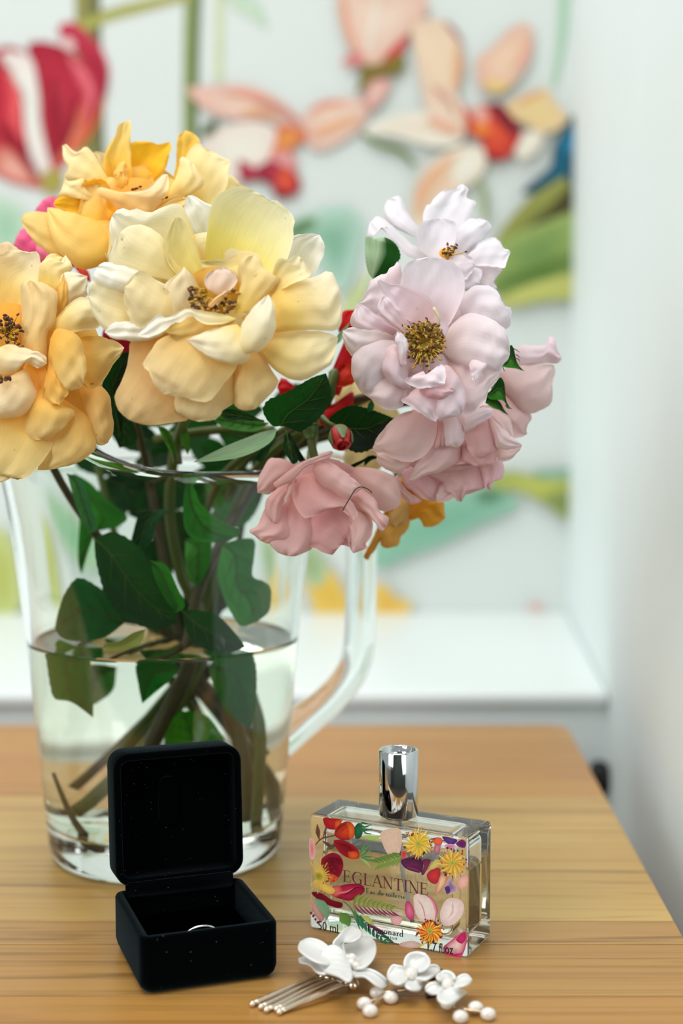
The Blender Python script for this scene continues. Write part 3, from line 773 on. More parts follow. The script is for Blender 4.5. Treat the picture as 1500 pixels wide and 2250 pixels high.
# purple / red petals at the right
lf('printed_petal', (112, 20, 76), (74, 10, 60), [(750, 910), (800, 890), (880, 890), (905, 930), (890, 990), (840, 985), (780, 960)])
lf('printed_petal', (130, 30, 70), (90, 12, 60), [(900, 905), (955, 905), (940, 950), (905, 1010), (890, 990), (910, 950)])
lf('printed_petal', (196, 40, 56), (214, 90, 80), [(755, 850), (785, 840), (790, 880), (760, 895)])
lf('printed_petal', (226, 110, 60), (226, 80, 60), [(975, 755), (1030, 755), (1030, 800), (985, 800)])
lf('printed_petal', (206, 130, 140), (176, 80, 110), [(985, 800), (1025, 800), (1010, 860), (980, 855)])
lf('printed_petal', (90, 60, 140), (70, 20, 90), [(1035, 745), (1100, 755), (1140, 770), (1110, 800), (1070, 790)])
lf('printed_petal', (90, 20, 90), (120, 30, 100), [(1130, 790), (1170, 765), (1198, 785), (1190, 820), (1150, 815)])
lf('printed_petal', (206, 110, 160), (226, 170, 190), [(1055, 800), (1100, 795), (1130, 815), (1090, 830), (1058, 825)])
lf('printed_petal', (206, 44, 40), (160, 18, 40), [(930, 1000), (985, 960), (1022, 970), (1018, 1030), (990, 1070), (945, 1050)])
lf('printed_petal', (214, 196, 110), (190, 170, 90), [(945, 960), (985, 905), (1020, 900), (1015, 940), (970, 970)])
lf('printed_petal', (236, 200, 160), (206, 120, 90), [(1025, 1005), (1065, 990), (1062, 1060), (1020, 1120), (990, 1148), (995, 1100)])
lf('printed_petal', (120, 90, 150), (206, 170, 170), [(1075, 1040), (1100, 1020), (1110, 1060), (1140, 1090), (1130, 1130), (1080, 1140), (1050, 1110)])
lf('printed_petal', (236, 190, 170), (222, 150, 140), [(1140, 1040), (1205, 1010), (1208, 1080), (1160, 1105)])
lf('printed_petal', (62, 30, 100), (84, 50, 120), [(1052, 1095), (1080, 1085), (1092, 1120), (1068, 1138)])
def sunburst(cx, cy_, R, cols, nst, dots, seed):
    rs = random.Random(seed)
    for k in range(nst):
        an = k / nst * 2 * math.pi + rs.uniform(-.05, .05)
        r1 = R * rs.uniform(.72, 1.0)
        c = cols[k % len(cols)]
        ls('printed_stamen', c, tuple(min(255, v + 20) for v in c), [10, 15, 6], [(cx + 16 * math.cos(an), cy_ + 16 * math.sin(an)), (cx + .6 * r1 * math.cos(an), cy_ + .6 * r1 * math.sin(an)), (cx + r1 * math.cos(an + .1), cy_ + r1 * math.sin(an + .1))], 5)
    lf('printed_center', (120, 160, 66), (206, 190, 70), [(cx - 20, cy_), (cx, cy_ - 22), (cx + 20, cy_), (cx, cy_ + 22)], n=12, rings=2)
    for k in range(dots):
        an = rs.uniform(0, 2 * math.pi); r = R * rs.uniform(.62, 1.02); s = rs.uniform(4, 8)
        x, y = cx + r * math.cos(an), cy_ + r * math.sin(an)
        c = rs.choice([(134, 30, 26), (160, 60, 20), (90, 20, 40), (206, 110, 30)])
        lf('printed_anther', c, c, [(x - s, y), (x, y - s * 1.2), (x + s, y), (x, y + s * 1.2)], n=8, rings=1)
motif('printed_golden_blossom', LPRINT, perf)
lf('printed_center', (206, 84, 40), (226, 180, 70), [(810, 790), (840, 740), (880, 735), (925, 770), (925, 830), (880, 850), (830, 840)])
sunburst(870, 795, 112, [(216, 176, 50), (226, 196, 80), (206, 160, 40)], 34, 26, 3)
motif('printed_golden_blossom', LPRINT, perf)
sunburst(1105, 925, 110, [(206, 160, 50), (226, 190, 80), (196, 140, 40)], 34, 30, 4)
motif('printed_wild_rose', LPRINT, perf)
lf('printed_center', (226, 110, 40), (226, 186, 60), [(880, 1400), (910, 1345), (960, 1330), (1015, 1360), (1030, 1410), (1000, 1460), (940, 1470), (895, 1450)])
sunburst(950, 1395, 96, [(216, 90, 36), (226, 170, 44), (206, 60, 36), (226, 196, 60)], 34, 40, 5)
for p in ([(930, 1460), (900, 1490), (850, 1505)], [(950, 1470), (945, 1500), (930, 1510)], [(990, 1460), (1020, 1490), (1030, 1520)]):
    ls('printed_stamen', (232, 206, 60), (236, 220, 110), [10, 12, 4], p, 5)

motif('printed_crimson_shading', LPRINT, perf)
ls('printed_streak', (80, 6, 26), (120, 14, 36), [4, 16, 18, 6], [(225, 930), (260, 900), (300, 900), (330, 940)])
ls('printed_streak', (84, 8, 34), (130, 20, 50), [4, 14, 12, 4], [(360, 1150), (410, 1120), (450, 1095), (490, 1100)])
ls('printed_streak', (232, 150, 150), (214, 80, 90), [3, 12, 10, 3], [(300, 1140), (350, 1130), (390, 1120), (420, 1100)])
ls('printed_streak', (96, 10, 26), (140, 20, 30), [4, 14, 12, 4], [(305, 790), (340, 800), (380, 820), (410, 850)])
ls('printed_streak', (110, 12, 24), (150, 24, 28), [4, 12, 10, 4], [(310, 715), (325, 690), (350, 668), (380, 655)])
ls('printed_streak', (62, 8, 60), (84, 14, 70), [4, 14, 14, 4], [(770, 930), (810, 915), (850, 915), (885, 950)])
ls('printed_streak', (150, 40, 110), (110, 30, 90), [3, 10, 8, 3], [(790, 955), (830, 965), (860, 975), (885, 985)])
rs9 = random.Random(12)
for k in range(20):
    an = rs9.uniform(-1.2, 1.5); r = rs9.uniform(60, 130)
    x, y = 190 + r * math.cos(an), 1020 + r * .8 * math.sin(an)
    if x > 126: lf('printed_anther', (120, 30, 26), (140, 50, 30), [(x - 5, y), (x, y - 7), (x + 5, y), (x, y + 7)], n=8, rings=1)
flush_motif()
# ---- lettering
face_w = BW; 
def fpt(s, t, lift): return BM @ Vector((s, -.00012 - lift * .000006, t))
INK = pmat('maroon_ink', (92, 26, 34), .5); INKG = pmat('dark_green_ink', (26, 50, 44), .5); INKB = pmat('black_ink', (24, 22, 26), .5)
class Letters:
    def __init__(s): s.V = []; s.F = []
    def poly(s, pts):
        i = len(s.V); s.V += pts; s.F.append(tuple(range(i, i + len(pts))))
    def stroke(s, p, w):                # polyline with round-ish width profile
        q = catmull(p, max(6, 6 * (len(p) - 1))) if len(p) > 2 else np.array([np.array(p[0], float), np.array(p[1], float)])
        n = len(q)
        W = np.interp(np.linspace(0, 1, n), np.linspace(0, 1, len(w)), w) if hasattr(w, '__len__') else np.full(n, w)
        t = np.gradient(q, axis=0) if n > 1 else q
        t /= np.linalg.norm(t, axis=1)[:, None] + 1e-9
        nn = np.stack([-t[:, 1], t[:, 0]], 1)
        i = len(s.V)
        for k in range(n):
            s.V += [tuple(q[k] + nn[k] * W[k] / 2), tuple(q[k] - nn[k] * W[k] / 2)]
        for k in range(n - 1):
            s.F.append((i + 2 * k, i + 2 * k + 2, i + 2 * k + 3, i + 2 * k + 1))
TH_, TN = .13, .045
def ser(L, x, y, w=.26): L.append(('s', [(x - w / 2, y), (x + w / 2, y)], .045))
def glyph(ch):
    """strokes in units of the cap height; returns (list, advance)"""
    g = []
    st = lambda p, w: g.append((p, w))
    sf = lambda x, y, w=.26: g.append(([(x - w / 2, y), (x + w / 2, y)], .05))
    if ch == 'E':
        st([(.13, 0), (.13, 1)], TH_); sf(.12, .02); sf(.12, .98); st([(.13, .975), (.56, .975)], .05); st([(.13, .025), (.6, .025)], .05)
        st([(.13, .52), (.44, .52)], .05); st([(.56, .99), (.57, .78)], .04); st([(.6, .01), (.63, .25)], .04); st([(.45, .64), (.45, .40)], .04); return g, .72
    if ch == 'F':
        st([(.13, 0), (.13, 1)], TH_); sf(.13, .02, .32); sf(.12, .98); st([(.13, .975), (.56, .975)], .05)
        st([(.13, .52), (.44, .52)], .05); st([(.56, .99), (.57, .76)], .04); st([(.45, .64), (.45, .40)], .04); return g, .66
    if ch == 'G':
        st([(.74, .80), (.66, .94), (.46, 1.0), (.24, .92), (.10, .70), (.07, .48), (.12, .24), (.28, .05), (.48, 0), (.66, .05), (.74, .10)], [.05, .05, .06, .12, .14, .14, .13, .10, .06, .06, .08])
        st([(.72, .02), (.72, .40)], TH_); sf(.70, .40, .30); st([(.75, .99), (.75, .76)], .04); return g, .92
    if ch == 'L':
        st([(.13, 0), (.13, 1)], TH_); sf(.13, .98, .3); sf(.12, .02); st([(.13, .025), (.56, .025)], .05); st([(.57, .01), (.61, .27)], .045); return g, .66
    if ch == 'A':
        st([(.08, .02), (.40, 1.0)], .05); st([(.40, 1.02), (.74, .02)], TH_); st([(.19, .36), (.60, .36)], .05); sf(.08, .02, .24); sf(.74, .02, .28); return g, .82
    if ch == 'N':
        st([(.14, .02), (.14, .98)], .05); st([(.12, .98), (.72, 0)], TH_); st([(.72, 0), (.72, .98)], .05); sf(.14, .02, .26); sf(.08, .98, .22); sf(.72, .98, .26); return g, .88
    if ch == 'T':
        st([(.36, 0), (.36, 1)], TH_); st([(.05, .975), (.67, .975)], .05); st([(.05, .99), (.03, .76)], .04); st([(.67, .99), (.69, .76)], .04); sf(.36, .02, .32); return g, .74
    if ch == 'I':
        st([(.17, 0), (.17, 1)], TH_); sf(.17, .02, .3); sf(.17, .98, .3); return g, .36
    x = .46                              # x height of the lower-case letters
    T = .115
    if ch == 'a':
        st([(.08, .40), (.16, .47), (.28, .45), (.34, .34), (.34, .06), (.42, .02)], [.08, .07, .08, T, T, .06]); st([(.34, .27), (.18, .23), (.07, .13), (.13, .03), (.24, .03), (.34, .10)], [.06, .07, .10, .10, .07, .06]); return g, .47
    if ch == 'u':
        st([(.11, .45), (.11, .14), (.18, .03), (.30, .05), (.38, .12)], [T, T, .09, .06, .05]); st([(.39, .45), (.39, .02)], T); sf(.08, .45, .14); sf(.36, .45, .14); sf(.44, .02, .12); return g, .53
    if ch == 'd':
        st([(.38, .36), (.28, .46), (.15, .42), (.07, .23), (.14, .05), (.26, .01), (.38, .10)], [.05, .06, .09, T, .10, .06, .05]); st([(.39, 1.0), (.39, .02)], T); sf(.34, .98, .14); sf(.44, .02, .12); return g, .53
    if ch == 'e':
        st([(.09, .25), (.38, .26), (.34, .41), (.23, .47), (.12, .40), (.07, .23), (.13, .06), (.25, .01), (.38, .10)], [.045, .05, .08, .06, .09, T, .10, .07, .05]); return g, .45
    if ch == 't':
        st([(.17, .64), (.16, .14), (.22, .03), (.33, .08)], [.07, T, .09, .05]); st([(.05, .455), (.32, .455)], .055); return g, .36
    if ch == 'o':
        st([(.25, .47), (.11, .40), (.065, .23), (.11, .06), (.25, 0), (.39, .07), (.435, .24), (.39, .41), (.25, .47)], [.05, .09, T, .09, .05, .09, T, .09, .05]); return g, .51
    if ch == 'i':
        st([(.15, .45), (.15, .02)], T); sf(.11, .45, .14); sf(.15, .02, .24); st([(.15, .64), (.15, .76)], .13); return g, .29
    if ch == 'l':
        st([(.15, 1.0), (.15, .02)], T); sf(.11, .98, .14); sf(.15, .02, .24); return g, .29
    if ch == 'r':
        st([(.14, .45), (.14, .02)], T); sf(.10, .45, .14); sf(.15, .02, .26); st([(.15, .30), (.23, .44), (.35, .42)], [.05, .07, .10]); return g, .38
    if ch == 'n':
        st([(.14, .45), (.14, .02)], T); sf(.10, .45, .14); sf(.14, .02, .23); st([(.15, .32), (.27, .46), (.40, .38), (.41, .02)], [.05, .07, .10, T]); sf(.42, .02, .23); return g, .56
    if ch == 'g':
        st([(.22, .47), (.10, .41), (.09, .28), (.22, .20), (.34, .28), (.34, .40), (.22, .47)], [.05, .09, .09, .05, .09, .09, .05]); st([(.34, .43), (.45, .47)], .06)
        st([(.16, .21), (.08, .12), (.20, .04), (.38, .01), (.40, -.12), (.24, -.22), (.08, -.15), (.10, -.03), (.20, .04)], [.05, .07, .08, .10, .09, .06, .08, .07, .05]); return g, .48
    return g, .26
def write(name, text, p_left, p_right, cap, mat, track=0.0, fat=1.0):
    """serif text along the front face, stretched between two pixels of its base line"""
    inv = BM.inverted()
    A = inv @ lp(*p_left, 0); B = inv @ lp(*p_right, 0)
    adv = []; x = 0; out = []
    for ch in text:
        g, w = glyph(ch); out.append((x, g)); x += w + track
    total = x - track
    L = Letters()
    sx = (B.x - A.x) / total
    LB[0] += 1
    for x0, g in out:
        for p, w in g: L.stroke([(x0 + q[0], q[1]) for q in p], [x * fat for x in w] if hasattr(w, '__len__') else w * fat)
    V = []
    for (u, v) in L.V:
        s_ = A.x + u * sx; t_ = A.z + (B.z - A.z) * (u / total) + v * cap
        V.append(fpt(s_, t_, 30 + LB[0]))
    return pydata(name, V, L.F, mat, perf, False)
def px4(x, y): return q4((x, y))
write('lettering', 'EGLANTINE', px4(374, 1040), px4(962, 1136), .0046, INK, .035)
write('lettering', 'Eau', px4(532, 1118), px4(592, 1128), .0019, INKG, .03, 1.45)
write('lettering', 'de', px4(610, 1130), px4(652, 1137), .0019, INKG, .03, 1.45)
write('lettering', 'toilette', px4(664, 1139), px4(800, 1161), .0019, INKG, .03, 1.45)
write('lettering', 'Fragonard', px4(540, 1376), px4(788, 1420), .0027, INKB, .02, 1.3)
def sans(name, text, p_left, p_right, height, mat, bold=0.0):
    cu = bpy.data.curves.new(name, 'FONT'); cu.body = text; cu.size = 1.0; cu.offset = bold
    to = bpy.data.objects.new(name, cu); COL.objects.link(to)
    dg = bpy.context.evaluated_depsgraph_get()
    me = bpy.data.meshes.new_from_object(to.evaluated_get(dg))
    bpy.data.objects.remove(to); bpy.data.curves.remove(cu)
    v = np.array([tuple(x.co) for x in me.vertices]); 
    v[:, 0] -= v[:, 0].min(); wtot = v[:, 0].max(); h = .73
    inv = BM.inverted(); A = inv @ lp(*p_left, 0); B = inv @ lp(*p_right, 0)
    LB[0] += 1
    for i, x in enumerate(me.vertices):
        u = v[i, 0] / wtot
        x.co = fpt(A.x + (B.x - A.x) * u, A.z + (B.z - A.z) * u + v[i, 1] / h * height, 30 + LB[0])
    return link(name, me, mat, perf, False)
sans('lettering', '50 ml', px4(203, 1366), px4(340, 1392), .0036, INKB, .012)
sans('lettering', '1.7 fl.oz', px4(952, 1510), px4(1128, 1538), .0037, INKB, .014)
sans('lettering', 'P A R F U M E U R', px4(580, 1412), px4(746, 1440), .0009, INKB, .03)

# ================================================================== ring box
RA = on_z(329, 2184, TZ)
rang = math.radians(19.5)
rx = Vector((math.cos(rang), math.sin(rang), 0)); ry = Vector((-rx.y, rx.x, 0))
RW, RD, RH = .0504, .0520, .0212
ro = RA + rx * -.0035 + ry * -.0025
RMx = Matrix(((rx.x, ry.x, 0, ro.x), (rx.y, ry.y, 0, ro.y), (0, 0, 1, TZ), (0, 0, 0, 1)))
m, n, l, b = new_mat('black_velvet')
b.inputs['Base Color'].default_value = (.0006, .0008, .0009, 1); b.inputs['Roughness'].default_value = .95
b.inputs['Specular IOR Level'].default_value = .0
b.inputs['Sheen Weight'].default_value = .07; b.inputs['Sheen Tint'].default_value = (.62, .9, 1, 1); b.inputs['Sheen Roughness'].default_value = .45
tc = n.new('ShaderNodeTexCoord'); vo_ = n.new('ShaderNodeTexVoronoi'); vo_.inputs['Scale'].default_value = 520
l.new(tc.outputs['Object'], vo_.inputs['Vector'])
rp = n.new('ShaderNodeValToRGB'); rp.color_ramp.elements[0].position = .0; rp.color_ramp.elements[0].color = (.5, .55, .55, 1)
rp.color_ramp.elements[1].position = .075; rp.color_ramp.elements[1].color = (.0006, .0008, .0009, 1)
l.new(vo_.outputs['Distance'], rp.inputs[0])
vn = n.new('ShaderNodeTexNoise'); vn.inputs['Scale'].default_value = 130; l.new(tc.outputs['Object'], vn.inputs['Vector'])
ml = n.new('ShaderNodeMapRange'); ml.inputs[1].default_value = .48; ml.inputs[2].default_value = .55; l.new(vn.outputs['Fac'], ml.inputs[0])
mxx = n.new('ShaderNodeMix'); mxx.data_type = 'RGBA'; mxx.inputs[6].default_value = (.0006, .0008, .0009, 1)
l.new(ml.outputs[0], mxx.inputs[0]); l.new(rp.outputs[0], mxx.inputs[7]); l.new(mxx.outputs[2], b.inputs['Base Color'])
VELVET = m
SATIN = pmat('black_lining', (1, 1, 1), 1.0, 0, 0.0, noise=(200, .2))
rbox = empty('ring_box', RMx @ Vector((RW / 2, RD / 2, 0)), 'open black velvet ring box standing in front of the glass jug', 'ring box')
def rrect(w, d, r, n=6):
    pts = []
    for (cx, cy_, a0) in ((w - r, r, -math.pi / 2), (w - r, d - r, 0), (r, d - r, math.pi / 2), (r, r, math.pi)):
        for k in range(n + 1):
            t = a0 + math.pi / 2 * k / n
            pts.append((cx + r * math.cos(t), cy_ + r * math.sin(t)))
    return pts
def tray(name, w, d, h, r, wall, depth, M, parent):
    """rounded tray open at +z : outer skin, rounded lip, inner wall and floor"""
    bm = bmesh.new(); rings = []
    def ring(inset, z, rr):
        rings.append([bm.verts.new((x + inset, y + inset, z)) for x, y in rrect(w - 2 * inset, d - 2 * inset, max(rr, .0006))])
    ring(.0045, 0, r - .003); ring(.0022, .0006, r - .0015); ring(.0006, .0022, r); ring(0, .0045, r); ring(0, h - .0012, r); ring(.0004, h - .0003, r)
    ring(wall * .5, h, r - wall * .5); ring(wall - .0004, h - .0003, r - wall); ring(wall, h - .0012, r - wall); ring(wall, h - depth, r - wall); ring(wall + .001, h - depth - .0006, r - wall)
    n = len(rings[0])
    for A, B in zip(rings[:-1], rings[1:]):
        for k in range(n): bm.faces.new((A[k], A[(k + 1) % n], B[(k + 1) % n], B[k]))
    bm.faces.new(rings[0][::-1]); bm.faces.new(rings[-1])
    bmesh.ops.transform(bm, matrix=M, verts=bm.verts[:])
    return from_bm(name, bm, VELVET, parent)
tray('base_tray', RW, RD, RH, .0042, .0034, .0135, RMx, rbox)
# lid : opening turned to the viewer, hinge along the back of the base
LW, LH, LDp = .0505, .0510, .0185
tilt = math.radians(86)
LM = RMx @ Matrix.Translation((.0008, RD - .0025, RH + .0015)) @ Matrix.Rotation(tilt, 4, 'X') @ Matrix.Translation((0, 0, -LDp))
lid = tray('lid', LW, LH, LDp, .0062, .0030, .0090, LM, rbox)
# satin pad with a raised tab inside the lid
bm = bmesh.new()
pts = [(x, y) for x, y in rrect(.0076, .019, .0037)]
lo = [bm.verts.new((x + .0189, y + .0204, LDp - .0097)) for x, y in pts]; hi = [bm.verts.new((x + .0189, y + .0204, LDp - .0085)) for x, y in pts]
bm.faces.new(hi)
for k in range(len(pts)): bm.faces.new((lo[k], lo[(k + 1) % len(pts)], hi[(k + 1) % len(pts)], hi[k]))
bmesh.ops.transform(bm, matrix=LM, verts=bm.verts[:])
from_bm('lid_tab', bm, VELVET, lid, False)
# hinge strip
bm = bmesh.new(); box_bm(bm, RW / 2, RD - .0035, RH + .0005, RW * .84, .0022, .006)
bmesh.ops.bevel(bm, geom=bm.edges[:], offset=.0008, segments=2, affect='EDGES')
bmesh.ops.transform(bm, matrix=RMx, verts=bm.verts[:]); from_bm('hinge_strip', bm, VELVET, rbox)
# cushion with slot
for y0, y1 in ((.0042, .0225), (.0255, .0470)):
    bm = bmesh.new(); box_bm(bm, RW / 2, (y0 + y1) / 2, RH - .0108, RW - .0085, y1 - y0, .005)
    bmesh.ops.bevel(bm, geom=bm.edges[:], offset=.0022, segments=4, affect='EDGES')
    bmesh.ops.transform(bm, matrix=RMx, verts=bm.verts[:]); weigh(from_bm('cushion', bm, SATIN, rbox))
# the ring
bm = bmesh.new()
rc = RMx @ Vector((.0250, .0135, RH - .0121))
ring_path = []
for k in range(49):
    t = 2 * math.pi * k / 48
    ring_path.append(rc + rx * (.0088 * math.cos(t)) + Vector((0, 0, .0088 * math.sin(t))))
tube_mesh(bm, ring_path, .00045, 10, False, 1.2)
bmesh.ops.remove_doubles(bm, verts=bm.verts[:], dist=1e-6)
ringo = from_bm('ring', bm, CHROME); tag(ringo, 'thin plain silver ring standing in the black box cushion', 'ring')

# ================================================================== hair comb and hair pin
PORC = pmat('white_porcelain', (226, 227, 222), .42, noise=(300, .02), Subsurface_Weight=.15, Subsurface_Radius=(.002, .002, .0018))
PEARL = pmat('pearl', (228, 222, 210), .16, 0, .7, Coat_Weight=.6, Sheen_Weight=.2)
WIRE = pmat('champagne_wire', (214, 190, 160), .25, 1.0)
def clay_petal(name, pts, parent, base_h, tip_h, curl, ribs=0.00012, side=0.0, thick=.0011):
    """pts: base,left...tip...right in frame pixels; heights above table in m along the petal"""
    base = np.array(pts[0], float); P = np.array(pts, float)
    j = int(np.argmax(np.linalg.norm(P - base, axis=1)))
    Lc = catmull(P[:j + 1], 15); Rc = catmull(np.vstack([P[0], P[:j - 1:-1]]) if j < len(P) - 1 else P[[0, j]], 15)
    V = []; nv = 13
    for i in range(15):
        u = i / 14
        for k in range(nv):
            v = k / (nv - 1)
            p = Lc[i] * (1 - v) + Rc[i] * v
            w = np.linalg.norm(Lc[i] - Rc[i])
            h = base_h + (tip_h - base_h) * u + curl * math.sin(math.pi * u) + side * (v - .5) * 2 * u + .0022 * ((2 * v - 1) ** 2) * min(1, w / 40) + ribs * math.sin(v * 40) * math.sin(math.pi * u)
            V.append(on_z(p[0], p[1], TZ + max(.0006, h)))
    fs = [(i * nv + k, i * nv + k + 1, (i + 1) * nv + k + 1, (i + 1) * nv + k) for i in range(14) for k in range(nv - 1)]
    o = pydata(name, V, fs, PORC, parent)
    md = o.modifiers.new('thickness', 'SOLIDIFY'); md.thickness = thick; md.offset = 0
    md2 = o.modifiers.new('soft', 'SUBSURF'); md2.levels = 1; md2.render_levels = 1
    return o
def ball(name, p, r, mat, parent, sc=(1, 1, 1), ax=None):
    bm = bmesh.new(); bmesh.ops.create_uvsphere(bm, u_segments=20, v_segments=12, radius=r)
    bmesh.ops.transform(bm, matrix=Matrix.Translation(p) @ Matrix.Diagonal((*sc, 1)), verts=bm.verts[:])
    return from_bm(name, bm, mat, parent)
def q5(x, y): return (520 + x * .4, 2000 + y * .4)
def T5(x, y, h=0.0): p = q5(x, y); return on_z(p[0], p[1], TZ + h)
comb = empty('hair_comb', T5(580, 400), 'white porcelain flower hair comb with wire teeth beside the ring box', 'hair comb')
Q = lambda *ps: [q5(*p) for p in ps]
clay_petal('petal', Q((610, 280), (560, 240), (580, 190), (640, 175), (700, 140), (750, 160), (766, 210), (750, 270), (700, 318), (640, 322)), comb, .0050, .0075, .0010, .00015)
clay_petal('petal', Q((600, 270), (550, 215), (525, 185), (560, 140), (590, 100), (640, 88), (680, 110), (688, 140), (640, 172), (585, 175), (590, 220)), comb, .0060, .0120, .0025, .00005)
clay_petal('petal', Q((600, 280), (540, 240), (495, 190), (450, 160), (390, 152), (345, 175), (334, 215), (360, 240), (420, 280), (500, 300)), comb, .0065, .0100, .0025, .0003)
clay_petal('petal', Q((605, 285), (540, 250), (470, 235), (400, 240), (335, 265), (345, 290), (400, 300), (440, 345), (500, 350)), comb, .0060, .0035, .0022, .0003)
clay_petal('petal', Q((610, 285), (590, 230), (540, 190), (490, 200), (455, 260), (452, 310), (480, 340), (560, 365), (620, 400), (635, 350)), comb, .0075, .0060, .0045, .0004)
clay_petal('petal', Q((620, 310), (650, 318), (720, 320), (780, 345), (825, 385), (828, 420), (800, 436), (760, 410), (700, 365), (640, 365)), comb, .0060, .0012, .0030, .0001)
for (x, y, h) in ((605, 268, .0095), (632, 262, .0098), (655, 308, .0085), (628, 292, .0092), (600, 292, .0088)):
    ball('pearl', T5(x, y, h), .0017, PEARL, comb)
SILV = pmat('silver_wire', (222, 206, 184), .22, 1.0)
tube('comb_bar', [T5(440, 360, .0028), T5(520, 375, .003), T5(600, 400, .003), T5(650, 412, .0028)], .0011, SILV, comb, 10, 16)
ball('wire_knot', T5(640, 412, .0028), .0022, SILV, comb)
tips = [(86, 512), (134, 528), (164, 545), (218, 544), (250, 556), (262, 540)]
roots = [(470, 352), (490, 362), (515, 375), (540, 385), (585, 402), (610, 408)]
tips = [(84, 514), (132, 530), (162, 546), (218, 542), (232, 558), (262, 544)]
for (tx, ty), (x, y) in zip(tips, roots):
    mx_, my_ = (tx * .35 + x * .65), (ty * .40 + y * .60) - 14
    tube('tooth', [T5(x, y, .0032), T5(mx_, my_, .0036), T5(tx, ty, .0011)], [.00062, .0007, .00082], SILV, comb, 8, 14)
    tube('tooth_wire', [T5(x - 14, y + 4, .0026), T5(mx_ - 10, my_ + 14, .0030), T5(tx + 6, ty + 4, .0009)], [.0005, .00055, .0006], SILV, comb, 8, 12)
    ball('tooth_tip', T5(tx + 2, ty, .0012), .00115, pmat('tip_silver', (236, 224, 206), .2, .9) if 'tip_silver' not in bpy.data.materials else bpy.data.materials['tip_silver'], comb)
pin = empty('hair_pin', T5(1000, 430), 'hair pin with two small white porcelain flowers and pearl sprays', 'hair pin')
# first small flower
f1 = (960, 345)
clay_petal('petal', Q((955, 350), (925, 320), (918, 280), (940, 240), (990, 230), (1040, 245), (1062, 285), (1040, 325), (990, 345)), pin, .0040, .0115, .0005, .0002)
clay_petal('petal', Q((950, 355), (920, 310), (870, 300), (858, 292), (830, 340), (830, 385), (880, 410), (930, 390)), pin, .0045, .0040, .0018, .0002)
clay_petal('petal', Q((965, 355), (1000, 330), (1070, 298), (1105, 305), (1115, 340), (1080, 365), (1020, 385)), pin, .0045, .0048, .0015, .0001)
clay_petal('petal', Q((958, 362), (920, 380), (925, 420), (960, 440), (1000, 442), (1035, 415), (1030, 390), (1000, 372)), pin, .0045, .0020, .0018, .0002)
clay_petal('petal', Q((950, 360), (900, 370), (850, 380), (860, 400), (910, 412), (945, 400)), pin, .0040, .0020, .0010, .0001)
ball('pearl', T5(957, 348, .0075), .0024, PEARL, pin)
clay_petal('petal', Q((1155, 405), (1110, 385), (1095, 365), (1120, 340), (1160, 334), (1190, 350), (1200, 375), (1180, 395)), pin, .0040, .0080, .0008, .0001)
clay_petal('petal', Q((1165, 410), (1195, 385), (1230, 355), (1265, 352), (1292, 385), (1270, 410), (1225, 420), (1190, 422)), pin, .0045, .0060, .0016, .0001)
clay_petal('petal', Q((1150, 412), (1110, 395), (1060, 400), (1036, 425), (1040, 450), (1075, 462), (1120, 450)), pin, .0045, .0035, .0015, .0002)
clay_petal('petal', Q((1158, 420), (1110, 445), (1100, 490), (1125, 510), (1160, 520), (1200, 500), (1235, 470), (1262, 450), (1215, 425)), pin, .0045, .0018, .0020, .0002)
ball('pearl', T5(1158, 405, .0070), .0021, PEARL, pin)
DARKM = pmat('tarnished_clip', (46, 42, 40), .4, .6)
tube('clip', [T5(1055, 372, .0025), T5(1085, 368, .003), T5(1120, 335, .003)], .0011, DARKM, pin, 8, 8)
tube('clip', [T5(1040, 470, .0014), T5(1070, 462, .002), T5(1095, 458, .002)], .0013, DARKM, pin, 8, 8)
# pearl sprays on twisted wire
spr = [((770, 452), [(905, 437), (850, 446), (790, 455)]), ((700, 512), [(850, 446), (790, 480), (715, 507)]), ((845, 480), [(880, 440), (862, 456), (848, 472)]), ((732, 552), [(850, 450), (780, 490), (738, 545)]),
       ((1158, 512), [(1180, 470), (1165, 495), (1160, 508)]), ((1228, 585), [(1190, 530), (1222, 548), (1228, 575)]), ((1312, 535), [(1210, 530), (1260, 548), (1305, 540)]), ((1380, 570), [(1190, 528), (1280, 548), (1370, 565)])]
for (px_, py_), path in spr:
    ball('pearl', T5(px_, py_, .0021), .0023, PEARL, pin, (1.15, .95, .95))
    tube('spray_wire', [T5(x, y, .0018 + .0006 * (i == 1)) for i, (x, y) in enumerate(path)], .00055, WIRE, pin, 8, 12)
tube('spray_wire', [T5(960, 430, .002), T5(920, 435, .0022), T5(850, 446, .002)], .0007, WIRE, pin, 8, 12)
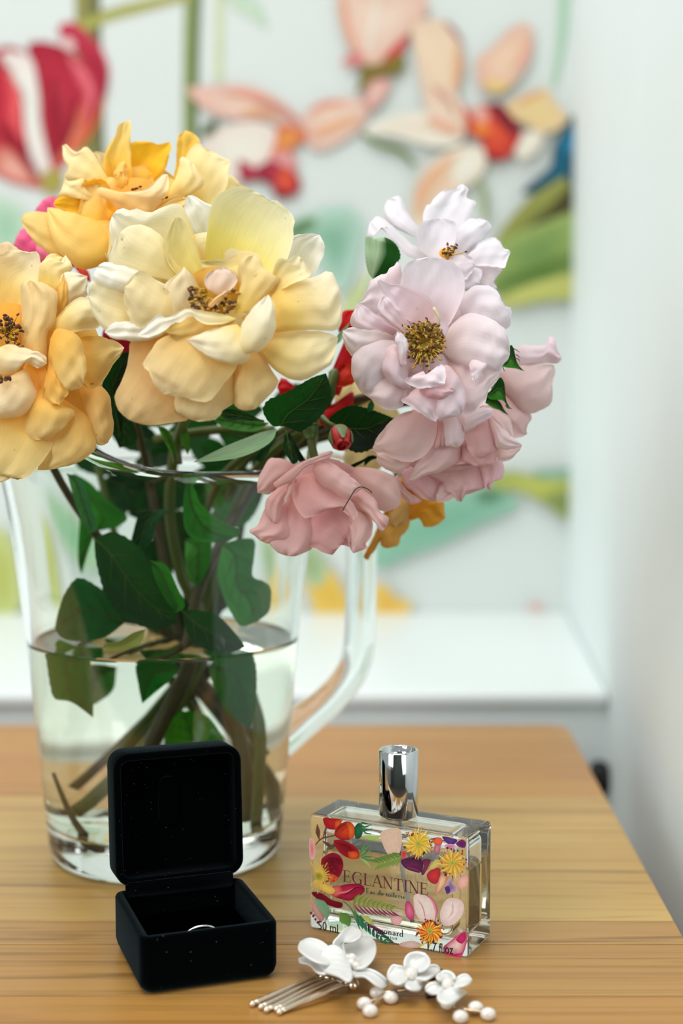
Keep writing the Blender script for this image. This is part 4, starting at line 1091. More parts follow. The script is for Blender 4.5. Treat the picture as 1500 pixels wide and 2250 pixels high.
# ================================================================== roses
class Rose:
    """centre pixel, depth (m), slope of the bloom's plane, bowl height (mm) at radius R (px)"""
    def __init__(s, name, label, cx, cy_, D, ty, tx, bowl, R, group=None, mat=None, cat='rose'):
        s.cx, s.cy, s.D, s.ty, s.tx, s.bowl, s.R = cx, cy_, D, ty, tx, bowl, R
        s.mm = D / F * 1000.0
        s.root = empty(name, at(cx, cy_, D + .004), label, cat, group)
        s.mat = mat or PETAL
        s.k = 0; s.wash = None
    def z(s, x, y):
        r2 = ((x - s.cx) ** 2 + (y - s.cy) ** 2) / s.R ** 2
        return s.ty * (y - s.cy) * s.mm + s.tx * (x - s.cx) * s.mm + s.bowl * r2 / (1 + .5 * r2)
    def petal(s, layer, belly, cup, cols, pts, tip=0.0, ruf=0.7, nu=22, nv=17, name='petal'):
        s.k += 1
        P = np.array(pts, float); base = P[0]
        j = int(np.argmax(np.linalg.norm(P - base, axis=1)))
        j = min(max(j, 1), len(P) - 2) if len(P) > 3 else j
        Lc = catmull(P[:j + 1], nu)
        Rc = catmull(np.vstack([P[0:1], P[j:][::-1]]), nu)
        jt = np.linspace(0, 1, nu)[:, None]
        fr = np.array([[1.0, 1.3]])
        Lc = Lc + np.sin(jt * 21 * fr + s.k * 2.3) * 1.3 * jt * (1 - jt ** 8) + np.sin(jt * 47 * fr + s.k) * .8 * jt * (1 - jt ** 8)
        Rc = Rc + np.sin(jt * 24 * fr + s.k * 1.1) * 1.3 * jt * (1 - jt ** 8) + np.sin(jt * 43 * fr + s.k * 3) * .8 * jt * (1 - jt ** 8)
        wmax = max(np.linalg.norm(Lc - Rc, axis=1).max(), 1)
        c = [np.array(lin(q)) for q in cols]
        if s.wash:
            wc = np.array(lin(s.wash[0])); c = [c[0] + (wc - c[0]) * s.wash[1] * .4, c[1] + (wc - c[1]) * s.wash[1], c[2] + (wc - c[2]) * s.wash[1]]
        ph = s.k * 1.7
        V = []; C = []; UV = []
        for i in range(nu):
            u = i / (nu - 1)
            w = np.linalg.norm(Lc[i] - Rc[i]) / wmax
            for k in range(nv):
                v = k / (nv - 1)
                p = Lc[i] * (1 - v) + Rc[i] * v
                lat = (2 * v - 1) * w
                h = s.z(p[0], p[1]) + layer + belly * math.sin(math.pi * min(u, 1)) * (1 - .35 * lat * lat) + cup * lat * lat + tip * u ** 3
                h += 1.35 * ruf * u * u * (math.sin(v * 9 + ph) + .6 * math.sin(v * 17 + 2.1 * ph)) * abs(w) ** .5
                e = max(abs(2 * v - 1) * min(1, w * 1.6), u)
                h -= 1.9 * max(0, (e - .78) / .22) ** 2 * (1 if (s.k % 3) else -.7)
                h += .8 * u * (math.sin(p[0] * .085 + ph + 1.3 * math.sin(p[1] * .06)) * math.sin(p[1] * .075 + 2 * ph) + .5 * math.sin(p[0] * .19 + p[1] * .11 + ph))
                V.append(at(p[0], p[1], s.D - h / 1000.0))
                uu = min(1, .05 + u * .88 + .28 * lat ** 4 * u + .1 * u ** 6)
                col = c[0] + (c[1] - c[0]) * (uu / .45) if uu < .45 else c[1] + (c[2] - c[1]) * ((uu - .45) / .55) ** .8
                col = col * (1 + .035 * math.sin(p[0] * .045 + p[1] * .03 + ph)); C.append(col); UV.append((v, u))
        fs = [(i * nv + k, i * nv + k + 1, (i + 1) * nv + k + 1, (i + 1) * nv + k) for i in range(nu - 1) for k in range(nv - 1)]
        o = pydata(name, V, fs, s.mat, s.root)
        set_cols(o.data, np.array(C))
        uvl = o.data.uv_layers.new(name='UVMap')
        UV = np.array(UV, np.float32)
        li = np.empty(len(o.data.loops), np.int32); o.data.loops.foreach_get('vertex_index', li)
        uvl.data.foreach_set('uv', UV[li].ravel())
        return o
    def pt(s, x, y, h): return at(x, y, s.D - (s.z(x, y) + h) / 1000.0)
    def heart(s, layer, rx, ry, col, cx=None, cy_=None):
        """small domed receptacle closing the middle of the bloom"""
        cx = s.cx if cx is None else cx; cy_ = s.cy if cy_ is None else cy_
        bm = bmesh.new(); rings = []
        for i in range(6):
            t = i / 5
            rings.append([bm.verts.new(at(cx + rx * t * math.cos(a), cy_ + ry * t * math.sin(a), s.D - (s.z(cx, cy_) + layer - 3 * t * t) / 1000)) for a in np.linspace(0, 2 * math.pi, 20, endpoint=False)] if i else [bm.verts.new(at(cx, cy_, s.D - (s.z(cx, cy_) + layer) / 1000))])
        for k in range(20): bm.faces.new((rings[0][0], rings[1][k], rings[1][(k + 1) % 20]))
        for i in range(1, 5):
            for k in range(20): bm.faces.new((rings[i][k], rings[i + 1][k], rings[i + 1][(k + 1) % 20], rings[i][(k + 1) % 20]))
        return from_bm('receptacle', bm, col, s.root)
    def stamens(s, spots, fil, anth, rf=.00022, ra=.00062):
        """spots: (x0,y0,h0, x1,y1,h1) filament from heart to anther; too fine to pick apart, so joined"""
        bf = bmesh.new(); anth = anth if isinstance(anth, list) else [anth]
        ba = [bmesh.new() for _ in anth]
        for i, (x0, y0, h0, x1, y1, h1) in enumerate(spots):
            a_, b_ = s.pt(x0, y0, h0), s.pt(x1, y1, h1)
            m_ = (a_ + b_) / 2 + Vector((random.uniform(-1, 1), -1.2, random.uniform(-1, 1))) * .0007
            q = catmull([list(a_), list(m_), list(b_)], 6)
            tube_mesh(bf, [Vector(r) for r in q], list(np.linspace(rf * 1.3, rf, 6)), 5)
            r = bmesh.ops.create_icosphere(ba[i % len(ba)], subdivisions=1, radius=ra * random.uniform(.7, 1.15))
            bmesh.ops.transform(ba[i % len(ba)], matrix=Matrix.Translation(b_) @ Matrix.Rotation(random.uniform(0, 3), 4, 'Y') @ Matrix.Diagonal((1, .8, 1.7, 1)), verts=r['verts'])
        tag(from_bm('stamens', bf, fil, s.root), kind='stuff')
        for k, b in enumerate(ba):
            if len(b.verts): tag(from_bm('anthers', b, anth[k], s.root), kind='stuff')
            else: b.free()
    def fill(s, n, rx, ry, layer, cols, a0=0.0, cx=None, cy_=None, width=1.25, arc=2 * math.pi):
        """under-petals that close the bloom behind the traced ones"""
        cx = s.cx if cx is None else cx; cy_ = s.cy if cy_ is None else cy_
        for k in range(n):
            a = a0 + arc * k / n
            dx, dy = math.cos(a), math.sin(a); tx, ty = -dy, dx
            w = width * arc / n / 2
            f = lambda r, o: (cx + (dx * r + tx * o) * rx, cy_ + (dy * r + ty * o) * ry)
            s.petal(layer - 1.5 * (k % 2), 3, -2, cols, [f(-.06, 0), f(.25, -w * .55), f(.6, -w * .95), f(.9, -w * .7), f(1.0, 0), f(.9, w * .7), f(.6, w * .95), f(.25, w * .55)], -2, 1.0, nu=15, nv=11)
    def calyx(s, back=22, r=.006, n=5, sep=.020):
        """green hip and sepals behind the bloom"""
        c = s.pt(s.cx, s.cy, -back)
        e = s.pt(s.cx, s.cy, -back + 14)
        ax = (c - e).normalized()
        q = ax.to_track_quat('Z', 'Y').to_matrix().to_4x4()
        bm = bmesh.new()
        lathe_bm(bm, [(0, -.004), (r * .8, -.004), (r, 0), (r * .95, .004), (r * .6, .008), (r * .3, .0105), (0, .011)], 16, Matrix.Translation(c) @ q)
        from_bm('hip', bm, HIPM, s.root)
    def stem(s, pts, r=.0022, mat=None, thorns=0):
        o = tube('stem', pts, r, mat or STEM, s.root, 10, 40)
        return o
HIPM = pmat('green_hip', (84, 116, 50), .45, noise=(200, .25))
FIL = pmat('filament', (206, 170, 60), .5); FILG = pmat('pale_filament', (214, 190, 80), .5)
AN1 = pmat('brown_anther', (110, 66, 18), .7); AN2 = pmat('dark_anther', (74, 38, 14), .7); AN3 = pmat('ochre_anther', (186, 138, 34), .7)
HEARTY = pmat('yellow_heart', (206, 150, 16), .6, noise=(400, .2)); HEARTB = pmat('olive_heart', (120, 84, 22), .6, noise=(400, .4)); HEARTO = pmat('orange_heart', (238, 160, 20), .6, noise=(300, .15))

def leaf(rose_root, pts, D, dz0=0.0, dz1=0.0, fold=2.0, bend=2.0, c_dark=(26, 66, 30), c_light=None, mid=True, serr=1.0, nu=34, name='leaf', mat=None, scale=None, ribw=.00036, twist=0.0):
    """pts: base, left edge.., tip, right edge.. in pixels; D depth at base (m); dz mm towards the viewer at base / tip"""
    P = np.array(pts, float)
    if scale is not None:
        cx, sx = scale; P[:, 0] = cx + (P[:, 0] - cx) * sx
    base = P[0]; j = int(np.argmax(np.linalg.norm(P - base, axis=1))); j = min(max(j, 1), len(P) - 2)
    Lc = catmull(P[:j + 1], nu); Rc = catmull(np.vstack([P[0:1], P[j:][::-1]]), nu)
    wmax = max(np.linalg.norm(Lc - Rc, axis=1).max(), 1)
    nv = 9; V = []; C = []; UV = []
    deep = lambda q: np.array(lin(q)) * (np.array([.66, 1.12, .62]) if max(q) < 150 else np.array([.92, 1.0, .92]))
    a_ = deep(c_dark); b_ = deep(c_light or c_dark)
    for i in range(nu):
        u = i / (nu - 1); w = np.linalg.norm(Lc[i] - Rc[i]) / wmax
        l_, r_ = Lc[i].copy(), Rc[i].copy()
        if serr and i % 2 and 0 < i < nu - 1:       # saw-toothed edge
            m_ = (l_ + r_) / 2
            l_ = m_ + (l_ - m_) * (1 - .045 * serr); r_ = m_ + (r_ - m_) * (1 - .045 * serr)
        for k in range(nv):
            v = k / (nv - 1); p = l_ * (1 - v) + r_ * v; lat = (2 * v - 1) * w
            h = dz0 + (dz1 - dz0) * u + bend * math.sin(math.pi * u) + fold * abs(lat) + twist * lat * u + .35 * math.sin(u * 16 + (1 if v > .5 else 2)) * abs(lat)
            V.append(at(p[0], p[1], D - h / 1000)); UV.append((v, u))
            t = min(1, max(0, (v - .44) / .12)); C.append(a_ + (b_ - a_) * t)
    fs = [(i * nv + k, i * nv + k + 1, (i + 1) * nv + k + 1, (i + 1) * nv + k) for i in range(nu - 1) for k in range(nv - 1)]
    o = pydata(name, V, fs, mat or LEAFM, rose_root)
    set_cols(o.data, np.array(C))
    uvl = o.data.uv_layers.new(name='UVMap'); UV = np.array(UV, np.float32)
    li = np.empty(len(o.data.loops), np.int32); o.data.loops.foreach_get('vertex_index', li); uvl.data.foreach_set('uv', UV[li].ravel())
    if mid:
        path = [Vector(V[i * nv + 4]) + Vector((0, -.0003, 0)) for i in range(0, nu - 2, 3)]
        bm = bmesh.new(); tube_mesh(bm, path, list(np.linspace(ribw, ribw * .4, len(path))), 6)
        for f in (.25, .42, .58, .74):          # side veins
            i = int(f * nu); i2 = min(nu - 2, i + 5)
            for e in (1, nv - 2):
                q = [Vector(V[i * nv + 4]), (Vector(V[i * nv + 4]) + Vector(V[i2 * nv + e])) / 2, Vector(V[i2 * nv + e])]
                tube_mesh(bm, [x + Vector((0, -.00025, 0)) for x in q], [ribw * .45, ribw * .35, ribw * .15], 5)
        from_bm('midrib', bm, RIBM, o)
    return o
RIBM = pmat('leaf_rib', (66, 92, 42), .6, 0, .1)
BOT = JA + Vector((0, 0, .02))
def injug(px, py, dy=0.0):              # point inside the jug at a pixel, dy metres behind the jug axis
    return on_y(px, py, JA.y + dy)
def under(px, py, dy=0.0):              # same, drawn in towards the axis to allow for the water's magnification
    cx = 363.0
    return on_y(cx + (px - cx) * .76, py, JA.y + dy)

# ---------------------------------------------------------------- large pale yellow rose (front)
B_ = [(238, 190, 16), (244, 218, 100), (250, 246, 214)]       # deep heart to pale edge
O_ = [(220, 138, 2), (224, 158, 30), (224, 192, 118)]  # orange lower petal, its pigment darkened to stand for shade under overhead light
W_ = [(242, 222, 110), (246, 240, 206), (250, 250, 242)]
T_ = [(238, 178, 24), (242, 212, 112), (248, 242, 206)]
Y1 = Rose('yellow_rose', 'large pale yellow rose in full bloom at the front centre', 470, 650, .515, .24, 0, 9, 260, 'yellow roses')
Y1.wash = ((250, 248, 232), .16)
P = Y1.petal
P(-16, -4, 3, W_, [(470, 610), (440, 545), (415, 490), (404, 455), (412, 430), (426, 430), (450, 445), (472, 458), (480, 510), (484, 570)], -3)
P(-18, -4, 4, W_, [(600, 650), (622, 570), (640, 522), (676, 513), (702, 516), (714, 538), (712, 552), (706, 572), (688, 606), (650, 640)])
P(-8, -6, 5, [(232, 202, 10), (242, 226, 96), (248, 244, 214)], [(470, 645), (452, 570), (456, 500), (470, 440), (500, 416), (530, 408), (560, 420), (592, 442), (607, 440), (626, 455), (648, 480), (644, 500), (643, 530), (635, 560), (610, 600), (550, 630)], -4)
P(-11, -4, 3, [(238, 200, 60), (244, 226, 150), (246, 244, 226)], [(455, 625), (400, 605), (330, 592), (258, 566), (240, 505), (246, 475), (263, 455), (282, 463), (300, 458), (325, 467), (350, 458), (385, 447), (403, 455), (425, 510), (445, 565)], -3, 1.4)
P(-6, 3, -2, [(240, 200, 50), (240, 218, 140), (242, 232, 190)], [(450, 635), (400, 622), (330, 606), (262, 592), (238, 580), (248, 540), (265, 510), (286, 495), (316, 495), (345, 510), (362, 532), (380, 570), (420, 610)])
P(-5, -3, 4, [(232, 206, 30), (240, 222, 110), (240, 230, 170)], [(460, 640), (400, 612), (368, 575), (363, 535), (371, 500), (386, 478), (402, 482), (424, 530), (446, 590)])
P(-4, 4, -3, W_, [(420, 670), (320, 650), (250, 640), (205, 615), (212, 590), (226, 577), (252, 578), (292, 588), (330, 608), (390, 640)])
P(-6, 2, 0, T_, [(410, 675), (320, 640), (240, 620), (200, 620), (193, 650), (205, 690), (232, 728), (262, 735), (310, 720), (370, 700)])
P(0, 4, -3, [(238, 190, 50), (236, 212, 140), (238, 222, 170)], [(430, 690), (370, 640), (335, 610), (316, 594), (290, 606), (274, 630), (272, 660), (284, 700), (302, 722), (345, 712), (390, 700)])
P(1, 3, -3, [(240, 200, 60), (238, 214, 150), (236, 220, 180)], [(452, 690), (440, 640), (424, 608), (404, 586), (386, 604), (362, 626), (348, 655), (352, 690), (395, 698)])
P(-2, 3, 0, W_, [(400, 700), (320, 706), (270, 706), (246, 712), (229, 729), (248, 744), (280, 748), (312, 750), (360, 735)])
# lower bloom
P(-8, 5, -6, O_, [(410, 730), (340, 735), (290, 745), (283, 780), (275, 816), (264, 845), (252, 868), (252, 884), (262, 904), (282, 922), (312, 933), (352, 933), (392, 927), (420, 915), (440, 860), (440, 780)], -6)
P(-4, 5, -5, [(228, 156, 20), (232, 190, 92), (242, 226, 164)], [(470, 770), (410, 820), (372, 868), (390, 905), (412, 920), (440, 927), (470, 921), (485, 912), (492, 900), (512, 886), (530, 850), (520, 800)], -4)
P(-2, 5, -5, [(222, 148, 8), (228, 180, 72), (240, 220, 150)], [(490, 750), (512, 820), (508, 866), (516, 890), (532, 902), (560, 899), (582, 880), (602, 856), (612, 836), (592, 806), (574, 776), (540, 760)], -4)
P(3, 6, -5, [(238, 170, 8), (238, 198, 96), (244, 226, 170)], [(450, 720), (400, 730), (352, 744), (330, 772), (313, 801), (325, 815), (336, 840), (360, 867), (400, 873), (430, 881), (462, 880), (490, 846), (520, 805), (515, 765)], -3)
P(0, 4, -4, [(232, 158, 6), (242, 208, 100), (248, 240, 196)], [(520, 730), (572, 772), (592, 802), (616, 823), (640, 834), (670, 835), (694, 823), (712, 810), (731, 796), (738, 764), (743, 742), (720, 731), (670, 726), (620, 728), (570, 725)], -3)
P(3, 3, -2, [(240, 168, 6), (246, 206, 70), (250, 246, 220)], [(530, 700), (580, 660), (620, 614), (684, 610), (720, 596), (733, 605), (747, 634), (751, 682), (747, 720), (720, 727), (670, 725), (620, 729), (580, 728)], -3)
P(2, 2, 2, T_, [(560, 660), (590, 620), (604, 580), (616, 566), (632, 572), (650, 558), (664, 570), (677, 592), (681, 607), (650, 620), (610, 640)])
P(5, 3, -2, [(236, 196, 30), (240, 206, 110), (242, 216, 150)], [(515, 690), (526, 630), (522, 585), (538, 564), (557, 561), (573, 572), (581, 590), (600, 602), (619, 614), (600, 634), (570, 660), (545, 682)])
P(5, 2, 0, [(232, 170, 6), (238, 186, 30), (240, 210, 100)], [(468, 686), (420, 690), (380, 704), (362, 728), (395, 748), (440, 744), (490, 722), (518, 700)])
P(9, 2, -1, W_, [(520, 700), (490, 690), (450, 684), (420, 678), (392, 684), (365, 698), (350, 690), (330, 704), (302, 738), (325, 741), (352, 732), (378, 712), (400, 707), (416, 693), (437, 706), (457, 713), (492, 711)], 0, .3)
P(10, 5, -3, [(242, 210, 90), (242, 230, 176), (246, 242, 216)], [(520, 712), (470, 722), (408, 746), (428, 762), (462, 786), (502, 800), (532, 799), (550, 786), (548, 760), (540, 735)], -3)
P(12, 5, -5, [(240, 214, 130), (242, 234, 190), (246, 244, 222)], [(520, 770), (528, 720), (548, 686), (572, 660), (590, 647), (601, 668), (607, 710), (596, 746), (572, 771), (548, 776)], -2)
P(6, 2, -1.5, [(236, 190, 150), (242, 210, 186), (246, 222, 204)], [(480, 650), (456, 634), (448, 615), (462, 596), (490, 586), (515, 598), (521, 618), (508, 636), (492, 648)])
P(9, 1, 0, [(236, 170, 90), (238, 190, 120), (240, 200, 140)], [(456, 672), (470, 656), (490, 642), (503, 636), (500, 646), (482, 660), (466, 676)])
Y1.heart(-3, 66, 60, HEARTY, 470, 645)
sp = []
rs = random.Random(5)
for k in range(70):
    an = rs.uniform(.15 * math.pi, 1.12 * math.pi) if k < 62 else rs.uniform(0, 6.28)
    rr = rs.uniform(.55, 1.0)
    sp.append((470 + 16 * math.cos(an), 645 + 12 * math.sin(an), 0, 470 + 56 * rr * math.cos(an), 645 + 48 * rr * math.sin(an), 5 + 3 * rr))
Y1.stamens(sp, FIL, [AN1, AN2, AN3], .00025, .0007)
Y1.fill(7, 190, 170, -14, T_, .3, 460, 680)
Y1.fill(5, 120, 100, -9, B_, .9, 470, 670)
Y1.calyx(26)

# ---------------------------------------------------------------- upper golden rose
G_ = [(252, 178, 10), (250, 200, 70), (250, 222, 140)]
GP = [(250, 206, 90), (250, 226, 150), (250, 234, 186)]
GD = [(246, 166, 0), (248, 184, 22), (250, 196, 50)]
Y2 = Rose('yellow_rose', 'golden yellow rose at the top left, highest of the bouquet', 290, 430, .575, .34, 0, 8, 240, 'yellow roses')
P = Y2.petal
P(-20, 2, 0, GP, [(420, 430), (470, 400), (506, 384), (526, 402), (545, 412), (530, 440), (470, 450)])
P(-16, -2, 3, [(250, 176, 20), (250, 196, 60), (250, 206, 100)], [(375, 425), (385, 370), (388, 338), (389, 302), (408, 286), (424, 292), (438, 310), (424, 345), (400, 400)])
P(-12, 3, -3, GP, [(400, 445), (404, 390), (408, 346), (432, 315), (450, 324), (490, 346), (503, 350), (505, 370), (494, 420), (472, 456), (440, 452)], -4)
P(-14, -2, 4, GD, [(290, 430), (284, 370), (286, 315), (330, 312), (346, 317), (373, 312), (376, 326), (368, 356), (360, 376), (334, 408)])
P(-10, -2, 4, G_, [(262, 430), (230, 400), (228, 345), (242, 314), (256, 290), (259, 275), (280, 265), (287, 267), (287, 330), (289, 420)], -2)
P(-14, 0, 2, GP, [(240, 430), (224, 380), (205, 335), (213, 333), (232, 341), (250, 380)])
P(-10, 4, -2, GP, [(256, 440), (190, 400), (150, 398), (141, 386), (149, 372), (139, 350), (137, 320), (146, 317), (166, 334), (190, 322), (203, 334), (224, 370), (240, 400)], -3, 1.2)
P(-8, 4, -2, GP, [(240, 450), (170, 436), (128, 433), (138, 410), (141, 388), (152, 399), (190, 388), (183, 406), (200, 425)], 0, 1.0)
P(-5, -4, 4, GD, [(270, 475), (210, 484), (160, 469), (126, 457), (117, 449), (128, 432), (170, 425), (183, 402), (226, 394), (246, 420), (264, 450)], 3)
P(-8, 5, -3, [(250, 184, 50), (246, 200, 100), (246, 216, 140)], [(190, 505), (140, 470), (102, 466), (70, 465), (54, 469), (46, 484), (51, 498), (72, 527), (98, 551), (130, 566), (180, 560)], -3)
P(0, 6, -4, [(250, 186, 40), (250, 206, 100), (250, 222, 140)], [(262, 482), (215, 484), (170, 470), (114, 456), (104, 456), (104, 480), (110, 507), (123, 543), (150, 573), (176, 591), (210, 588), (240, 574), (250, 540), (258, 505)], -3)
P(4, -2, 2, GD, [(310, 470), (250, 470), (232, 440), (236, 416), (290, 424), (340, 410), (352, 430), (350, 460)])
P(7, 4, -3, [(250, 176, 60), (248, 214, 140), (250, 236, 196)], [(300, 470), (262, 462), (236, 440), (216, 430), (212, 415), (219, 411), (260, 421), (306, 419), (340, 399), (359, 381), (369, 383), (371, 406), (362, 432), (335, 466)], 2)
P(-2, 4, -3, GP, [(365, 445), (375, 410), (387, 388), (393, 364), (399, 345), (421, 354), (437, 378), (449, 401), (444, 411), (410, 433)], 0)
P(4, 2, 0, [(248, 190, 70), (248, 206, 120), (250, 222, 150)], [(330, 470), (358, 444), (392, 429), (410, 437), (402, 452), (365, 466)])
P(3, 1, 0, T_, [(258, 482), (240, 490), (224, 494), (231, 520), (232, 560), (240, 578), (249, 540), (262, 505)])
P(-4, 2, -2, [(250, 190, 60), (250, 204, 110), (250, 210, 120)], [(270, 410), (258, 395), (250, 380), (262, 360), (275, 352), (281, 372), (280, 395)])
P(-3, 2, -2, [(250, 180, 30), (250, 204, 90), (250, 214, 120)], [(270, 420), (256, 404), (250, 388), (264, 376), (278, 382), (279, 398)])
Y2.heart(-2, 60, 46, HEARTO, 300, 436)
Y2.stamens([(300, 430, 2, 300, 414, 6), (304, 430, 2, 308, 410, 6), (350, 440, 2, 366, 434, 12), (296, 430, 2, 292, 416, 6)], FIL, AN2)
Y2.fill(6, 130, 90, -15, G_, .2, 290, 450)
Y2.fill(4, 80, 90, -6, G_, .2, 250, 480)
Y2.calyx(24)

# ---------------------------------------------------------------- left golden rose, cut by the frame
L_ = [(248, 184, 24), (248, 214, 96), (250, 242, 200)]
LT = [(242, 168, 16), (242, 198, 84), (246, 224, 156)]
LO = [(240, 158, 8), (240, 180, 48), (242, 202, 96)]
Y3 = Rose('yellow_rose', 'apricot yellow rose with ruffled petals cut by the left edge', 20, 760, .535, .22, .05, 8, 280, 'yellow roses')
Y3.wash = ((250, 240, 204), .10)
P = Y3.petal
P(-18, 0, 2, [(248, 200, 130), (248, 214, 160), (248, 222, 180)], [(0, 620), (-20, 560), (-5, 536), (16, 530), (31, 540), (50, 560), (40, 600)])
P(-14, 2, 0, LT, [(80, 650), (88, 600), (98, 570), (116, 556), (140, 566), (150, 590), (130, 620)])
P(-12, -3, 3, [(250, 186, 20), (250, 216, 110), (250, 242, 210)], [(10, 720), (-50, 640), (-60, 570), (-20, 556), (6, 558), (30, 546), (60, 554), (80, 552), (88, 566), (90, 616), (66, 640), (40, 680)], -3)
P(-10, 3, -2, L_, [(90, 690), (84, 620), (88, 580), (112, 566), (130, 576), (144, 560), (161, 590), (142, 604), (146, 632), (130, 650)], -2)
P(-8, 3, -3, [(246, 196, 80), (248, 226, 170), (250, 244, 220)], [(110, 700), (128, 650), (138, 598), (192, 606), (191, 634), (191, 651), (160, 660), (140, 690)])
P(-4, 6, -4, [(248, 196, 60), (248, 226, 150), (250, 242, 210)], [(105, 725), (130, 690), (156, 664), (180, 652), (210, 660), (229, 681), (231, 702), (216, 721), (180, 726), (140, 735)], -3)
P(-6, 3, -2, LO, [(110, 700), (124, 640), (140, 600), (148, 630), (152, 660), (140, 690), (122, 715)])
P(0, 4, -4, [(246, 186, 60), (244, 214, 140), (242, 220, 160)], [(55, 790), (46, 740), (48, 690), (44, 655), (48, 624), (66, 616), (96, 622), (126, 642), (128, 668), (119, 712), (104, 732), (101, 790), (80, 800)], -2, 1.6)
P(-12, 4, -3, LT, [(150, 760), (176, 742), (200, 738), (228, 741), (259, 752), (273, 764), (265, 780), (238, 818), (222, 845), (200, 862), (180, 830)], -3)
P(-8, 5, -3, [(236, 164, 40), (238, 186, 90), (240, 206, 130)], [(170, 830), (196, 856), (222, 848), (241, 872), (247, 912), (249, 950), (237, 973), (222, 979), (208, 971), (196, 940), (180, 890)], -4)
P(-6, 5, -4, [(234, 160, 28), (238, 192, 92), (242, 214, 138)], [(130, 870), (160, 890), (202, 922), (211, 982), (200, 997), (174, 1015), (120, 1031), (82, 1033), (90, 1000), (96, 950), (100, 900)], -4)
P(-3, 5, -4, [(238, 172, 30), (242, 206, 110), (246, 226, 160)], [(20, 870), (60, 930), (90, 962), (118, 970), (102, 1003), (70, 1040), (48, 1055), (32, 1051), (26, 1044), (8, 1059), (-30, 1060), (-80, 1020), (-60, 930)], -4)
P(2, 5, -4, LT, [(90, 850), (60, 890), (54, 935), (66, 963), (112, 967), (130, 950), (164, 908), (140, 890), (110, 870)], -3)
P(4, 4, -4, LT, [(110, 745), (106, 790), (112, 842), (140, 861), (180, 851), (190, 816), (184, 767), (172, 738), (150, 726), (124, 722)], 0)
P(4, 4, -3, LO, [(110, 790), (100, 830), (95, 880), (130, 890), (150, 862), (130, 840)])
P(6, 5, -4, [(244, 200, 110), (244, 222, 170), (246, 234, 196)], [(20, 830), (-40, 860), (-60, 900), (-20, 920), (30, 917), (62, 906), (83, 874), (75, 850), (61, 816), (45, 811), (32, 838)], -2)
P(8, 3, -3, [(246, 214, 120), (246, 228, 176), (248, 240, 208)], [(30, 780), (-20, 770), (-30, 810), (26, 822), (54, 797), (82, 809), (103, 799), (98, 780), (60, 766), (44, 763), (30, 757), (6, 760)], 0, 1.2)
P(3, 0, 2, [(244, 170, 10), (244, 166, 20), (240, 170, 40)], [(60, 800), (54, 830), (70, 870), (92, 900), (104, 860), (100, 810)])
Y3.heart(-2, 70, 70, HEARTO, 20, 735)
sp = []
for k in range(46):
    x, y = rs.uniform(-12, 50), rs.uniform(690, 766)
    sp.append((16, 735, 0, x, y, 4 + rs.uniform(0, 2)))
for k in range(8): sp.append((0, 830, 8, rs.uniform(-5, 22), rs.uniform(828, 840), 13))
Y3.stamens(sp, FIL, [AN1, AN2, AN2], .0002, .00065)
Y3.fill(7, 190, 190, -16, LO, .3, 40, 800)
Y3.fill(5, 110, 110, -9, LO, .8, 60, 790)
Y3.calyx(26)

# ---------------------------------------------------------------- blush rose (front right)
K_ = [(238, 206, 194), (240, 222, 220), (244, 240, 242)]
KP = [(234, 182, 174), (238, 208, 206), (242, 230, 232)]
KW = [(240, 206, 200), (244, 228, 226), (250, 248, 248)]
KD = [(222, 146, 144), (230, 170, 168), (236, 196, 192)]
K1 = Rose('blush_rose', 'open blush pink rose with a golden stamen heart, facing the viewer', 930, 755, .532, .18, 0, 8, 190, 'blush pink roses', PETALP)
K1.wash = ((240, 232, 246), .32)
P = K1.petal
P(-12, 2, 0, KP, [(905, 690), (890, 640), (878, 576), (865, 584), (852, 592), (848, 602), (835, 603), (820, 614), (808, 625), (800, 650), (797, 656), (785, 668), (830, 690)], -2, 1)
P(-11, 2, -2, K_, [(990, 725), (1005, 690), (1014, 655), (1037, 630), (1055, 626), (1075, 629), (1090, 638), (1100, 652), (1107, 670), (1122, 676), (1123, 690), (1114, 722), (1060, 730)], -2)
P(-6, -3, 4, K_, [(935, 725), (905, 692), (880, 652), (881, 613), (884, 594), (896, 577), (920, 568), (945, 564), (971, 568), (995, 576), (1012, 594), (1021, 615), (1020, 640), (1011, 665), (998, 695), (975, 724)], -3)
P(-8, 3, -2, KP, [(890, 738), (840, 702), (800, 672), (784, 667), (775, 687), (770, 713), (800, 730), (850, 742)])
P(-6, 3, -3, [(226, 180, 164), (238, 216, 210), (246, 240, 238)], [(885, 750), (830, 722), (790, 715), (753, 726), (752, 741), (758, 760), (768, 777), (777, 783), (800, 778), (850, 765)], -2, 1)
P(-3, 0, 2, KP, [(925, 720), (880, 692), (848, 655), (828, 622), (835, 614), (850, 622), (890, 628), (918, 642), (945, 655), (958, 695)], 0)
P(-1, 2, 0, KP, [(908, 730), (886, 688), (857, 657), (843, 651), (831, 664), (828, 680), (842, 700), (870, 722), (890, 734)])
P(-4, 4, -3, [(232, 196, 176), (240, 220, 212), (244, 236, 234)], [(970, 770), (985, 725), (1003, 702), (1023, 690), (1043, 688), (1068, 695), (1092, 710), (1110, 723), (1118, 745), (1120, 778), (1107, 801), (1080, 818), (1040, 812), (1000, 798)], -2, 1.2)
P(-6, 4, -3, [(226, 180, 160), (236, 206, 196), (240, 224, 218)], [(975, 795), (1030, 805), (1060, 815), (1104, 803), (1098, 826), (1086, 846), (1071, 860), (1066, 885), (1058, 892), (1040, 906), (1015, 910), (1008, 870), (1000, 830)], -2)
P(0, 2, -2, KW, [(1030, 800), (1040, 790), (1070, 800), (1060, 815), (1044, 842), (1034, 826)])
P(-2, 5, -4, K_, [(905, 775), (880, 754), (857, 747), (828, 748), (795, 760), (774, 782), (771, 803), (775, 830), (785, 850), (793, 862), (830, 856), (880, 815)], -3)
